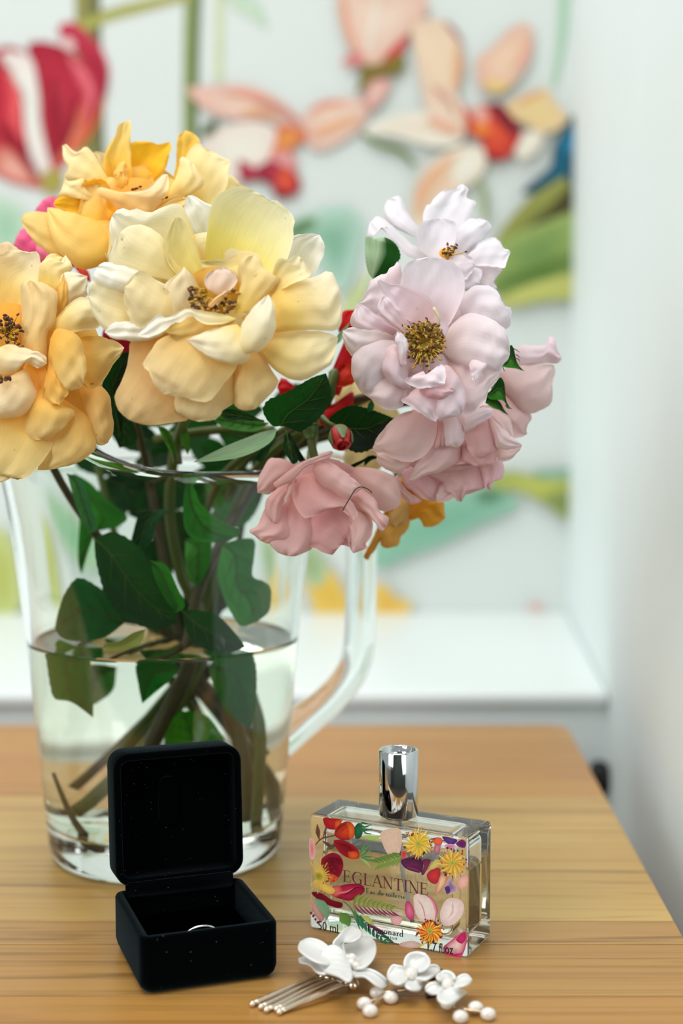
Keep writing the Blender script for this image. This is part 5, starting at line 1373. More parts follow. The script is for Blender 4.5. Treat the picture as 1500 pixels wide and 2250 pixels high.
P(-3, 5, -4, [(222, 166, 156), (236, 206, 198), (242, 226, 220)], [(900, 800), (850, 815), (820, 835), (795, 858), (800, 867), (820, 881), (836, 894), (852, 901), (876, 898), (888, 885), (895, 840)], -3)
P(3, 5, -4, KP, [(905, 780), (880, 757), (868, 755), (848, 764), (842, 780), (837, 797), (838, 813), (847, 831), (865, 846), (887, 856), (902, 850), (895, 825)], -1)
P(8, 2, -2, KW, [(893, 800), (880, 803), (871, 765), (867, 746), (873, 729), (883, 733), (892, 743), (898, 759), (892, 783)])
P(0, 4, -3, KP, [(925, 845), (904, 860), (882, 876), (885, 884), (902, 894), (925, 909), (945, 922), (957, 927), (966, 905), (960, 865)], -1)
P(3, 4, -3, KP, [(955, 805), (985, 803), (1004, 824), (1016, 846), (1022, 868), (1022, 893), (1011, 913), (985, 919), (962, 925), (954, 905), (962, 870), (950, 830)], -2)
P(6, 3, -3, KD, [(945, 835), (920, 855), (927, 864), (942, 875), (964, 878), (987, 872), (1003, 857), (978, 842)])
P(9, 2, -3, KW, [(930, 815), (900, 828), (889, 836), (900, 846), (918, 853), (950, 851), (977, 843), (979, 828), (977, 806), (964, 801), (957, 815), (940, 828)])
K1.heart(-1, 46, 44, HEARTB, 932, 752)
sp = []
for k in range(190):
    an = rs.uniform(0, 2 * math.pi); rr = rs.uniform(.15, 1.0) ** .7
    sp.append((932 + 14 * math.cos(an), 750 + 12 * math.sin(an), 1, 932 + 50 * rr * math.cos(an), 753 + 50 * rr * math.sin(an), 6.5 - 2 * rr + rs.uniform(0, 2)))
for (x, y) in ((937, 700), (950, 712), (911, 713), (884, 715), (934, 719), (976, 748), (968, 756), (968, 790), (922, 800), (938, 804), (943, 815), (910, 805), (907, 809), (912, 802), (898, 785), (950, 796), (868, 750)):
    sp.append((932, 752, 2, x, y, 6))
K1.stamens(sp, FILG, [AN1, AN3, AN3, AN1, AN2], .0002, .00046)
tube('style', [K1.pt(960, 725, 4), K1.pt(964, 700, 6), K1.pt(952, 676, 6)], .0006, pmat('style_cream', (216, 204, 160), .5), K1.root, 6, 8)
K1.fill(7, 140, 130, -12, KP, .2, 935, 760)
K1.fill(5, 85, 80, -7, KP, .7, 935, 770)
K1.calyx(22)

# ---------------------------------------------------------------- palest rose (upper right)
Q_ = [(242, 232, 224), (244, 236, 234), (246, 242, 242)]
K2 = Rose('blush_rose', 'almost white blush rose at the top right, seen from the side', 985, 560, .565, .45, 0, 6, 170, 'blush pink roses', PETALP)
K2.wash = ((234, 230, 240), .5)
P = K2.petal
P(-12, 0, 3, Q_, [(980, 570), (948, 545), (930, 492), (931, 462), (938, 450), (949, 446), (952, 437), (977, 418), (1005, 414), (1006, 405), (1015, 404), (1030, 417), (1021, 431), (1040, 441), (1048, 446), (1035, 470), (1012, 530)], -4, 1.2)
P(-9, 2, -1, Q_, [(1000, 570), (1000, 512), (1030, 482), (1042, 481), (1058, 480), (1072, 486), (1080, 500), (1070, 516), (1061, 532), (1037, 545), (1015, 562)], -3)
P(-6, 3, -2, Q_, [(1005, 580), (1035, 552), (1051, 532), (1079, 522), (1093, 525), (1105, 539), (1104, 546), (1114, 547), (1121, 553), (1108, 588), (1089, 586), (1058, 584), (1035, 584)], -2)
P(-9, 2, -2, KP, [(1010, 600), (1040, 588), (1060, 584), (1100, 588), (1100, 599), (1084, 621), (1091, 628), (1090, 645), (1055, 640)], -2)
P(-3, 2, -2, KW, [(1010, 600), (1035, 589), (1056, 588), (1059, 601), (1056, 624), (1024, 640), (1014, 622)])
P(0, 3, -2, [(238, 216, 214), (238, 218, 218), (240, 226, 226)], [(975, 585), (988, 567), (1000, 556), (1019, 556), (1035, 565), (1043, 581), (1034, 602), (1020, 615), (1000, 605)])
P(-9, 3, -3, Q_, [(950, 560), (916, 525), (872, 504), (846, 481), (841, 465), (845, 452), (852, 439), (876, 430), (884, 441), (901, 476), (924, 505)], -3)
P(-5, 3, -3, Q_, [(965, 575), (907, 568), (883, 552), (860, 529), (850, 515), (832, 500), (818, 521), (809, 533), (806, 523), (808, 502), (812, 489), (830, 475), (852, 488), (880, 514), (904, 536), (935, 550)], -2, .4)
P(-2, -2, 4, Q_, [(968, 580), (930, 556), (916, 535), (920, 502), (932, 486), (954, 480), (988, 483), (1002, 494), (1000, 530), (985, 560)], -1)
K2.heart(-1, 20, 16, HEARTO, 982, 560)
sp = []
for (x, y) in ((983, 537), (1003, 538), (992, 541), (986, 545), (997, 546), (991, 552), (995, 553), (1023, 553), (975, 548), (978, 556), (984, 548), (1000, 544), (972, 556), (988, 558)):
    sp.append((980, 565, 2, x, y, 5))
K2.stamens(sp, FIL, [AN1, AN2], .00025, .0006)
K2.fill(5, 70, 60, -13, Q_, .2, 985, 560)
K2.calyx(18)

# ---------------------------------------------------------------- pink rose under the open blush one
R_ = [(234, 180, 170), (238, 202, 192), (242, 218, 208)]
RD_ = [(226, 152, 142), (230, 174, 164), (236, 194, 184)]
K3 = Rose('blush_rose', 'dusky pink rose drooping directly below the open blush rose', 970, 910, .552, .22, 0, 4, 190, 'blush pink roses', PETALP)
K3.wash = ((244, 226, 236), .28)
P = K3.petal
P(-10, 3, -3, R_, [(1050, 890), (1083, 892), (1110, 908), (1124, 932), (1129, 964), (1125, 985), (1100, 960), (1075, 930)], -3)
P(-8, 3, -2, RD_, [(1045, 950), (1016, 976), (1014, 1004), (1028, 1019), (1064, 1028), (1083, 1019), (1094, 997), (1080, 970)])
P(-8, 3, -3, R_, [(1070, 950), (1093, 985), (1093, 1012), (1110, 1014), (1131, 1002), (1147, 979), (1120, 975)])
P(-8, 4, -3, R_, [(960, 930), (930, 980), (915, 1015), (906, 1036), (898, 1055), (903, 1057), (934, 1045), (968, 1036), (1004, 1016), (1014, 995), (1016, 975), (1000, 950)], -2, 1)
P(-7, 3, -2, [(232, 186, 170), (236, 204, 190), (238, 214, 200)], [(910, 980), (848, 978), (814, 988), (829, 1002), (826, 1014), (848, 1031), (867, 1040), (884, 1036), (905, 1014), (925, 1000)], -2, 1.6)
P(-2, 6, -5, R_, [(930, 900), (890, 905), (862, 922), (846, 938), (826, 966), (818, 984), (841, 990), (860, 1007), (891, 1015), (920, 1010), (944, 989), (955, 966), (960, 940), (958, 915)], -4)
P(-3, 2, 1, RD_, [(965, 905), (960, 940), (953, 983), (963, 984), (976, 973), (977, 920)])
P(0, 5, -4, KW, [(990, 890), (972, 915), (974, 945), (974, 974), (985, 981), (1004, 983), (1017, 974), (1023, 949), (1020, 912)], -1)
P(-2, 4, -3, RD_, [(1050, 905), (1030, 935), (1020, 956), (1026, 979), (1035, 1000), (1052, 1005), (1093, 991), (1090, 966), (1079, 922)], -2)
P(3, 3, -3, KW, [(1000, 915), (1014, 908), (1064, 895), (1084, 900), (1077, 918), (1052, 933), (1023, 950), (1016, 935)])
P(0, 3, -3, [(232, 180, 170), (240, 216, 210), (242, 226, 222)], [(1072, 905), (1076, 930), (1086, 962), (1094, 986), (1129, 986), (1147, 978), (1113, 949), (1085, 922)], -1)
P(-12, 2, 0, RD_, [(990, 930), (900, 960), (860, 1000), (920, 1030), (1000, 1020), (1080, 1010), (1100, 960)])
K3.fill(6, 110, 80, -13, RD_, .2, 985, 955)
K3.calyx(20)

# ---------------------------------------------------------------- ruffled pink rose lower down
K4 = Rose('blush_rose', 'ruffled dusky pink rose hanging lowest on the right, mostly covered', 990, 1035, .568, .2, 0, 4, 150, 'blush pink roses', PETALP)
K4.wash = ((244, 222, 234), .34)
P = K4.petal
P(-8, 2, 0, RD_, [(930, 1010), (879, 1030), (884, 1066), (914, 1091), (926, 1101), (903, 1109), (880, 1090), (866, 1050)])
P(-5, 4, -3, [(210, 140, 134), (216, 156, 150), (222, 176, 168)], [(945, 1010), (900, 1028), (879, 1034), (884, 1057), (901, 1077), (934, 1098), (958, 1101), (966, 1078), (962, 1050)], -1)
P(-3, 2, 0, R_, [(985, 1040), (961, 1078), (958, 1101), (968, 1104), (997, 1094), (1002, 1080)], 0, 1)
P(0, 4, -3, [(222, 160, 152), (230, 182, 172), (236, 200, 190)], [(1000, 1000), (950, 1030), (942, 1043), (975, 1062), (978, 1079), (994, 1084), (1002, 1100), (1014, 1103), (1023, 1085), (1040, 1077), (1064, 1073), (1060, 1050), (1052, 1020)], -2, 1.4)
P(0, 3, -2, [(230, 170, 170), (236, 190, 190), (238, 200, 200)], [(1045, 1000), (1054, 1033), (1060, 1052), (1066, 1073), (1078, 1077), (1083, 1057), (1102, 1053), (1108, 1026), (1100, 1012), (1075, 1005)], 0, 1.6)
K4.fill(5, 90, 50, -10, RD_, .2, 985, 1040)
K4.calyx(18)

# ---------------------------------------------------------------- hanging pink rose over the jug rim
H_ = [(232, 160, 150), (236, 180, 170), (238, 196, 186)]
HL = [(234, 174, 164), (238, 194, 184), (240, 206, 198)]
HD = [(220, 140, 130), (224, 156, 148), (230, 172, 164)]
K5 = Rose('blush_rose', 'dusky pink rose hanging face down over the jug rim', 700, 1050, .560, .25, 0, 5, 170, 'blush pink roses', PETALP)
K5.wash = ((246, 222, 228), .24)
P = K5.petal
P(-10, 3, -2, H_, [(670, 1035), (630, 1012), (608, 1006), (590, 1009), (574, 1037), (565, 1059), (565, 1083), (590, 1086), (605, 1076), (635, 1058)], -2)
P(-10, 4, -3, HL, [(730, 1030), (758, 1034), (789, 1026), (823, 1030), (857, 1041), (878, 1068), (881, 1107), (862, 1121), (835, 1122), (801, 1100), (770, 1070)], -3)
P(-7, 4, -2, HD, [(690, 1075), (665, 1140), (640, 1180), (650, 1205), (687, 1203), (712, 1214), (733, 1219), (744, 1196), (769, 1203), (772, 1150), (756, 1122), (735, 1100)], -2, 1)
P(-5, 4, -3, H_, [(660, 1070), (640, 1085), (620, 1150), (585, 1180), (606, 1211), (628, 1221), (653, 1221), (685, 1204), (690, 1170), (675, 1130)], -2, 1.2)
P(-4, 4, -3, H_, [(625, 1090), (585, 1112), (565, 1155), (547, 1163), (549, 1170), (560, 1178), (570, 1187), (585, 1194), (605, 1190), (636, 1187), (655, 1174), (635, 1140)], -2, 1.2)
P(-4, 4, -3, HL, [(760, 1090), (768, 1145), (767, 1198), (776, 1216), (806, 1205), (803, 1198), (815, 1180), (819, 1148), (811, 1130), (785, 1118)], -2, 1)
P(0, 3, -3, HL, [(760, 1075), (778, 1085), (795, 1075), (824, 1098), (836, 1126), (854, 1137), (849, 1158), (837, 1169), (817, 1140), (789, 1120), (775, 1105)], 0, 1.2)
P(0, 4, -3, H_, [(655, 1050), (635, 1056), (603, 1078), (584, 1100), (581, 1116), (584, 1131), (598, 1148), (615, 1154), (620, 1127), (624, 1105), (642, 1070)], -1)
P(4, 5, -4, H_, [(690, 1038), (662, 1046), (652, 1056), (642, 1076), (644, 1103), (658, 1126), (671, 1140), (700, 1128), (733, 1112), (754, 1124), (777, 1144), (786, 1126), (768, 1098), (735, 1072), (712, 1050)], 0)
P(8, 4, -3, HL, [(692, 1016), (686, 1030), (691, 1045), (706, 1069), (733, 1083), (767, 1101), (777, 1085), (795, 1071), (785, 1059), (749, 1030), (718, 1013)], -1)
P(9, 2, -1, [(226, 170, 156), (230, 184, 172), (232, 190, 180)], [(600, 1062), (636, 1033), (658, 1018), (687, 1005), (726, 990), (732, 994), (721, 1008), (676, 1024), (658, 1040), (643, 1056), (607, 1072)], 0, .3)
P(6, 2, -1, HL, [(645, 1050), (634, 1058), (626, 1090), (621, 1112), (630, 1100), (644, 1072), (652, 1056)], 0, .2)
tube('fibre', [K5.pt(752, 1122, 11), K5.pt(768, 1095, 13), K5.pt(781, 1075, 14), K5.pt(795, 1070, 13), K5.pt(810, 1076, 12), K5.pt(817, 1083, 11)], .00022, STEMD, K5.root, 6, 20)
K5.fill(7, 110, 90, -9, HD, .2, 705, 1095)
K5.calyx(14)

# ---------------------------------------------------------------- side-on pink rose at the far right
S_ = [(222, 160, 146), (230, 190, 178), (236, 212, 202)]
K6 = Rose('blush_rose', 'pink rose seen side on with green sepals at the far right', 1110, 850, .572, .2, -.1, 4, 150, 'blush pink roses', PETALP)
K6.wash = ((244, 224, 236), .36)
P = K6.petal
P(-6, 3, -3, [(236, 200, 196), (240, 220, 220), (240, 212, 216)], [(1095, 800), (1120, 775), (1135, 764), (1150, 758), (1196, 759), (1205, 741), (1212, 739), (1220, 749), (1222, 764), (1233, 784), (1228, 797), (1187, 799), (1140, 803)], 2, .6)
P(-3, 5, -4, S_, [(1090, 845), (1105, 812), (1144, 800), (1200, 800), (1217, 803), (1220, 821), (1215, 837), (1212, 853), (1212, 885), (1182, 904), (1164, 910), (1147, 907), (1132, 888), (1110, 862)], -3)
P(-5, 4, -3, [(214, 146, 134), (222, 172, 162), (230, 194, 184)], [(1080, 865), (1112, 861), (1133, 888), (1164, 909), (1168, 920), (1156, 940), (1158, 953), (1144, 961), (1127, 962), (1110, 940), (1090, 905)], -3)
SEPM = (44, 92, 34)
for pts, dz in (([(1100, 800), (1119, 787), (1120, 757), (1128, 765), (1133, 787), (1139, 803), (1152, 816), (1133, 810), (1104, 806)], 5),
                ([(1068, 868), (1087, 847), (1097, 828), (1107, 840), (1110, 867), (1113, 891), (1126, 898), (1116, 897), (1104, 880), (1077, 878)], 7),
                ([(1064, 884), (1072, 872), (1096, 881), (1107, 900), (1118, 913), (1099, 903), (1077, 892)], 6)):
    leaf(K6.root, pts, .568, dz, dz - 1, 1.0, 1.0, (30, 74, 26), (70, 124, 44), serr=0, name='sepal', nu=18, ribw=.0003)
for p in ([(1128, 766), (1134, 769), (1141, 774)], [(1133, 779), (1138, 782), (1143, 787)], [(1134, 787), (1139, 790), (1142, 796)], [(1110, 890), (1113, 895), (1117, 898)], [(1104, 806), (1106, 812), (1109, 816)]):
    tube('sepal_hair', [at(x, y, .5615) for x, y in p], [.00022, .00018, .0001], STEMD, K6.root, 5, 8)
K6.calyx(10)

# ---------------------------------------------------------------- roses that only peep out
OR = [(210, 140, 30), (226, 160, 44), (230, 176, 70)]
O1 = Rose('amber_rose', 'faded amber rose peeping out below the pink roses', 890, 1120, .605, -.1, 0, 3, 120, None, None)
P = O1.petal
P(-4, 2, 0, [(196, 132, 40), (200, 140, 50), (206, 150, 60)], [(850, 1110), (815, 1190), (798, 1222), (808, 1231), (830, 1197), (852, 1160), (870, 1130)])
P(-2, 3, -2, [(206, 150, 56), (216, 166, 80), (220, 170, 80)], [(870, 1105), (836, 1160), (836, 1196), (848, 1205), (872, 1200), (881, 1180), (897, 1160), (900, 1130)], 0, 1.6)
P(0, 3, -2, [(226, 170, 70), (232, 196, 120), (234, 206, 140)], [(880, 1090), (858, 1120), (852, 1148), (872, 1160), (896, 1142), (900, 1110)])
P(1, 3, -2, OR, [(920, 1085), (905, 1110), (899, 1142), (920, 1140), (932, 1157), (952, 1157), (978, 1140), (973, 1102), (950, 1090)], 0, 1.4)
BU = [(238, 206, 130), (240, 216, 150), (240, 220, 160)]
O2 = Rose('butter_rose', 'butter yellow rose half hidden behind the dark leaves and bud', 800, 930, .625, 0, 0, 3, 120, None, None)
P = O2.petal
P(0, 3, -2, BU, [(790, 930), (740, 900), (738, 862), (775, 832), (800, 840), (850, 880), (880, 920)])
P(-3, 3, -2, BU, [(800, 940), (760, 990), (756, 1020), (780, 1040), (830, 1035), (850, 990)])
P(-2, 3, -2, OR, [(790, 930), (745, 905), (735, 880), (760, 866), (790, 880)])
RR = [(150, 8, 14), (196, 16, 22), (214, 30, 34)]
R1 = Rose('red_rose', 'scarlet rose glimpsed between the yellow and blush roses', 745, 800, .60, 0, 0, 3, 120, 'red roses', None)
P = R1.petal
P(0, 3, -2, RR, [(760, 745), (742, 725), (744, 694), (760, 682), (782, 680), (786, 710), (775, 740)])
P(1, 3, -2, RR, [(740, 800), (722, 830), (716, 862), (745, 870), (775, 800), (778, 750), (760, 740)])
P(3, 2, -1, [(206, 40, 26), (224, 60, 34), (226, 70, 40)], [(735, 830), (742, 850), (770, 846), (790, 830), (780, 806), (750, 800)])
P(-2, 3, -2, RR, [(745, 880), (706, 905), (700, 930), (730, 940), (770, 900), (776, 860)])
P(-4, 2, -1, RR, [(650, 850), (620, 830), (608, 850), (620, 872), (650, 862)])
R2 = Rose('red_rose', 'crimson rose barely showing between the two left yellow roses', 255, 755, .60, 0, 0, 3, 90, 'red roses', None)
P = R2.petal
P(0, 2, -1, [(130, 8, 30), (160, 10, 44), (186, 20, 60)], [(250, 790), (225, 740), (228, 722), (262, 735), (290, 742), (292, 780), (275, 800)])
P(-2, 2, -1, [(196, 40, 80), (200, 50, 90), (206, 80, 110)], [(270, 770), (280, 745), (300, 745), (298, 785), (280, 790)])
M1 = Rose('magenta_rose', 'bright magenta pink rose peeking out behind the golden rose', 90, 510, .62, .1, 0, 4, 100, None, None)
P = M1.petal
MG = [(226, 50, 100), (240, 84, 140), (244, 120, 160)]
P(0, 4, -2, MG, [(140, 520), (80, 470), (92, 440), (122, 432), (150, 470)])
P(2, 4, -2, MG, [(120, 560), (60, 500), (36, 520), (30, 550), (60, 575), (110, 590)])
P(3, 4, -2, [(240, 110, 150), (244, 130, 166), (246, 150, 180)], [(130, 570), (70, 520), (58, 545), (90, 570), (120, 590)])
P(1, 2, -1, [(206, 50, 50), (220, 70, 60), (226, 90, 60)], [(180, 610), (150, 570), (165, 585), (190, 590), (200, 620)])

M1.fill(6, 62, 56, -4, MG, .3, 122, 545)
O1.fill(5, 50, 40, -6, OR, .3, 900, 1085)
# ---------------------------------------------------------------- bud
B1 = empty('rose_bud', at(748, 965, .565), 'half opened red rosebud with green sepals among the dark leaves', 'rosebud')
bc = at(748, 960, .565)
bd = (at(752, 985, .555) - at(742, 938, .567)).normalized()
bq = bd.to_track_quat('Z', 'Y').to_matrix().to_4x4()
bm = bmesh.new()
lathe_bm(bm, [(0, -.0052), (.0020, -.0050), (.0038, -.0036), (.0046, -.001), (.0047, .0015), (.0040, .0040), (.0026, .0058), (.0010, .0062), (0, .0055)], 24, Matrix.Translation(bc) @ bq)
bud_core = from_bm('bud_core', bm, pmat('bud_red', (196, 44, 44), .5, noise=(500, .35)), B1)
for k in range(3):                       # wrapped inner petals
    bm = bmesh.new()
    pts = []
    for i in range(26):
        t = i / 25 * 4.4 + k * 2.1
        r = .0036 - .00085 * k - .0011 * (i / 25)
        pts.append((r * math.cos(t), r * math.sin(t)))
    lo = [bm.verts.new((x * 1.12, y * 1.12, .0005)) for x, y in pts]; mi = [bm.verts.new((x * 1.12, y * 1.12, .0040)) for x, y in pts]; hi = [bm.verts.new((x * .8, y * .8, .0066 + .0002 * k)) for x, y in pts]
    for i in range(25):
        bm.faces.new((lo[i], lo[i + 1], mi[i + 1], mi[i])); bm.faces.new((mi[i], mi[i + 1], hi[i + 1], hi[i]))
    bmesh.ops.transform(bm, matrix=Matrix.Translation(bc) @ bq, verts=bm.verts[:])
    from_bm('petal', bm, bpy.data.materials['bud_red'], B1)
SEPG = pmat('sepal_green', (98, 122, 66), .5, noise=(260, .3))
for k, (a0, ln) in enumerate(((math.pi * .5, 1.0), (math.pi * .93, 1.0), (math.pi * 1.4, .62), (math.pi * 1.75, .55), (math.pi * .12, 1.05))):
    bm = bmesh.new(); rows = []
    for i in range(12):
        u = i / 11 * ln
        wdt = 0.62 * max(0, 1 - u) ** .6 + .02
        prof_r = float(np.interp(u, [0, .2, .45, .7, .9, 1.05], [.0022, .0042, .0051, .0048, .0040, .0046])); prof_z = -.0052 + u * .0122
        rows.append([bm.verts.new((prof_r * math.cos(a0 + wdt * s_), prof_r * math.sin(a0 + wdt * s_), prof_z)) for s_ in (-1, -.5, 0, .5, 1)])
    for A, B in zip(rows[:-1], rows[1:]):
        for j in range(4): bm.faces.new((A[j], A[j + 1], B[j + 1], B[j]))
    bmesh.ops.transform(bm, matrix=Matrix.Translation(bc) @ bq, verts=bm.verts[:])
    from_bm('sepal', bm, SEPG, B1)
tube('stem', [bc - bd * .005, at(714, 928, .570), at(690, 910, .580), at(600, 960, .61), injug(480, 1060, 0), injug(420, 1250, .01)], [.0015, .0014, .0014, .0016, .0018, .0018], STEM, B1, 10, 30)

# ================================================================== stems and leaves
def chain(rose, pts, r, mat=None):
    return rose.stem(pts, r, mat)
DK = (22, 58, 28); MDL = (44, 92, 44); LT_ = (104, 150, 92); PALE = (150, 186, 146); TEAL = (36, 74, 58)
# stems above water come down into the jug, below it they cross
Y1.stem([Y1.pt(470, 660, -28), at(440, 860, .60), at(390, 960, .63), injug(373, 1120, .0), injug(400, 1270, .004), injug(436, 1344, .006), under(420, 1465, .0), under(330, 1608, -.004), under(200, 1735, -.012), under(150, 1770, -.016)], [.0024, .0024, .0024, .0026, .0028, .003, .0032, .0032, .003, .003])
Y2.stem([Y2.pt(290, 440, -26), at(290, 600, .64), at(300, 850, .66), injug(330, 1060, .02), injug(380, 1340, .015), under(430, 1470, .01), under(500, 1545, .004), under(540, 1680, .0), under(545, 1790, .0)], [.002, .002, .0022, .0024, .0025, .0026, .0028, .003, .003], STEMD)
Y3.stem([Y3.pt(30, 780, -28), at(90, 960, .60), injug(140, 1065, -.03), injug(212, 1172, -.02), injug(330, 1330, .0), under(400, 1450, .012), under(480, 1560, .02), under(560, 1700, .02), under(590, 1800, .012)], [.0018, .0018, .0018, .002, .002, .0022, .0024, .0026, .0026], STEMD)
K1.stem([K1.pt(930, 770, -22), at(860, 855, .60), at(760, 885, .61), at(640, 950, .63), injug(562, 1060, .01), injug(493, 1178, .0), injug(436, 1293, -.01), under(420, 1440, -.014), under(360, 1560, -.015), under(300, 1680, -.014)], [.0018, .0018, .002, .0022, .0024, .0024, .0026, .0028, .003, .003], STEMD)
K2.stem([K2.pt(985, 580, -18), at(950, 700, .60), at(880, 830, .615), at(800, 876, .62), at(650, 945, .64), injug(520, 1040, .02), injug(470, 1300, .025), under(520, 1480, .02), under(585, 1600, -.006), under(585, 1720, -.008), under(579, 1815, -.008)], [.0016, .0016, .0018, .002, .002, .0022, .0022, .0024, .0026, .0026, .0026])
K3.stem([K3.pt(970, 920, -22), at(900, 930, .61), at(780, 930, .625), at(640, 985, .645), injug(500, 1100, .03), injug(450, 1350, .03), under(300, 1580, .03), under(200, 1700, .02)], .0017, STEMD)
K4.stem([K4.pt(985, 1020, -20), at(930, 980, .615), at(800, 950, .63), at(640, 990, .65), injug(480, 1120, .035), injug(420, 1380, .03), under(260, 1640, .02)], .0016, STEM)
K5.stem([K5.pt(690, 1030, -12), at(682, 1000, .60), at(690, 950, .615), at(640, 960, .63), injug(540, 1060, .0), injug(470, 1250, .012), under(470, 1450, .015), under(560, 1640, .016)], .0017, STEM)
K6.stem([K6.pt(1075, 870, -10), at(1000, 880, .61), at(860, 890, .625), at(700, 940, .64), injug(560, 1050, .03), injug(500, 1300, .03), under(360, 1560, .03)], .0016, STEMD)
tube('stem', [at(880, 1100, .615), at(860, 1020, .625), at(740, 960, .64), at(630, 990, .655), injug(460, 1150, .04), under(420, 1500, .03)], .0016, STEM, O1.root, 10, 30)
tube('stem', [at(800, 940, .632), at(720, 950, .64), at(600, 1000, .655), injug(440, 1200, .04), under(380, 1500, .035)], .0016, STEM, O2.root, 10, 30)
tube('stem', [at(745, 830, .61), at(735, 810, .595), at(720, 880, .60), at(660, 960, .63), injug(520, 1120, .03), under(400, 1480, .03), under(260, 1640, .028)], [.002, .0022, .0022, .002, .002, .0022, .0022], STEM, R1.root, 10, 30)
tube('stem', [at(260, 780, .615), at(300, 930, .64), injug(330, 1080, .02), injug(360, 1350, .03), under(430, 1560, .03)], .0017, STEMD, R2.root, 10, 30)
tube('stem', [at(100, 540, .635), at(160, 800, .66), injug(220, 1040, .02), injug(270, 1240, .02), injug(330, 1380, .02), under(460, 1600, .03)], .0017, STEM, M1.root, 10, 30)
# short dead twig standing in the water at the left
tube('side_stem', [under(80, 1690, -.02), under(140, 1790, -.02), under(190, 1838, -.018), under(230, 1842, -.016)], [.0012, .0016, .002, .0016], STEMD, Y3.root, 8, 14)

# leaves above the rim (pixels traced on the photograph, each at its own depth)
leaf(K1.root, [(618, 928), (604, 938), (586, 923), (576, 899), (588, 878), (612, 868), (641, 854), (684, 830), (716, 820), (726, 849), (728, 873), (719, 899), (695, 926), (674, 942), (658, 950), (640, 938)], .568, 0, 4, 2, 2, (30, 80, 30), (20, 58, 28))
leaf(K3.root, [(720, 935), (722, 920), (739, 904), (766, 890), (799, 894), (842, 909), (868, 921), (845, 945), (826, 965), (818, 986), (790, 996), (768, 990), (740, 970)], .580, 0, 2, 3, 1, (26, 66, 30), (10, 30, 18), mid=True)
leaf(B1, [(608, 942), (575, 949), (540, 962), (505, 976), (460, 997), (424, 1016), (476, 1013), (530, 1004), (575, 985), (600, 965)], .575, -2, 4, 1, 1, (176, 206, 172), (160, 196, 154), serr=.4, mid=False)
leaf(B1, [(612, 946), (600, 975), (575, 1014), (560, 1010), (590, 960)], .583, 0, 0, 1, 0, DK, serr=0, mid=False)
leaf(K5.root, [(628, 945), (622, 985), (642, 1020), (655, 1012), (645, 970)], .572, 0, 0, 1, 0, DK, (16, 44, 22), serr=.5, nu=16)
leaf(K5.root, [(636, 950), (655, 985), (672, 1012), (660, 1016), (640, 990)], .576, 0, 0, 1, 0, (14, 40, 20), serr=0, nu=16, mid=False)
leaf(Y1.root, [(580, 925), (540, 908), (500, 898), (478, 908), (500, 922), (545, 924)], .575, 0, 3, 2, 1, DK, (18, 48, 24), serr=.5, nu=18)
leaf(Y1.root, [(590, 930), (540, 915), (490, 905), (470, 925), (500, 942), (560, 948)], .595, 0, 0, 2, 1, (88, 140, 70), (84, 128, 66), serr=0)
leaf(Y3.root, [(262, 960), (244, 910), (240, 870), (222, 850), (236, 818), (262, 780), (285, 772), (280, 830), (262, 880), (270, 930)], .60, 0, 4, 2, 1, (24, 64, 26), (14, 36, 18), serr=0)
leaf(Y3.root, [(255, 880), (290, 925), (300, 970), (262, 985), (245, 940)], .606, 0, 0, 2, 1, DK, serr=0)
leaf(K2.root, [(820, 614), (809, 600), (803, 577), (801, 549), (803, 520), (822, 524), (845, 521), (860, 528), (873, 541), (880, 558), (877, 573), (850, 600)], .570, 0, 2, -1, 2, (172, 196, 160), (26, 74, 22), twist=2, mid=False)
leaf(K1.root, [(733, 760), (742, 735), (770, 706), (760, 726), (748, 750)], .58, 0, 0, 1, 0, (160, 196, 160), serr=.5, nu=14, mid=False)
leaf(K4.root, [(745, 1038), (770, 1022), (800, 1008), (812, 998), (800, 1014), (772, 1030)], .575, 0, 0, 1, 0, (34, 44, 24), serr=0, nu=12, mid=False)
leaf(K4.root, [(800, 1025), (802, 1008), (818, 1000), (832, 1006), (815, 1012)], .582, 0, 0, 1, 0, (24, 40, 24), serr=0, nu=12, mid=False)
leaf(K1.root, [(806, 905), (808, 890), (816, 878), (822, 890), (818, 902)], .575, 0, 0, .5, 0, (36, 92, 58), serr=0, nu=12, mid=False)
leaf(Y1.root, [(386, 1010), (364, 975), (346, 938), (366, 942), (384, 975)], .60, 0, 0, 1, 0, (92, 140, 50), (74, 124, 40), serr=0, nu=14)
leaf(Y1.root, [(412, 1000), (396, 965), (400, 930), (412, 945), (418, 980)], .60, 0, 0, 1, 0, (84, 120, 50), serr=0, nu=14, mid=False)
tube('side_stem', [at(390, 1020, .605), at(388, 985, .605), at(402, 935, .60), at(420, 900, .60)], .0021, STEM, Y1.root, 8, 14)
tube('side_stem', [at(600, 945, .61), at(520, 942, .62), at(430, 950, .63), at(340, 965, .64)], .0019, STEM, B1, 8, 14)
# rosehip-like spent head
hp_ = at(683, 945, .572)
bm = bmesh.new(); lathe_bm(bm, [(0, -.0036), (.0020, -.0032), (.0031, -.001), (.0030, .0012), (.0022, .0028), (0, .0034)], 16, Matrix.Translation(hp_))
from_bm('seed_head', bm, HIPM, K5.root)
tube('side_stem', [at(682, 952, .573), at(686, 985, .573), at(692, 1008, .574)], .0017, STEM, K5.root, 8, 10)
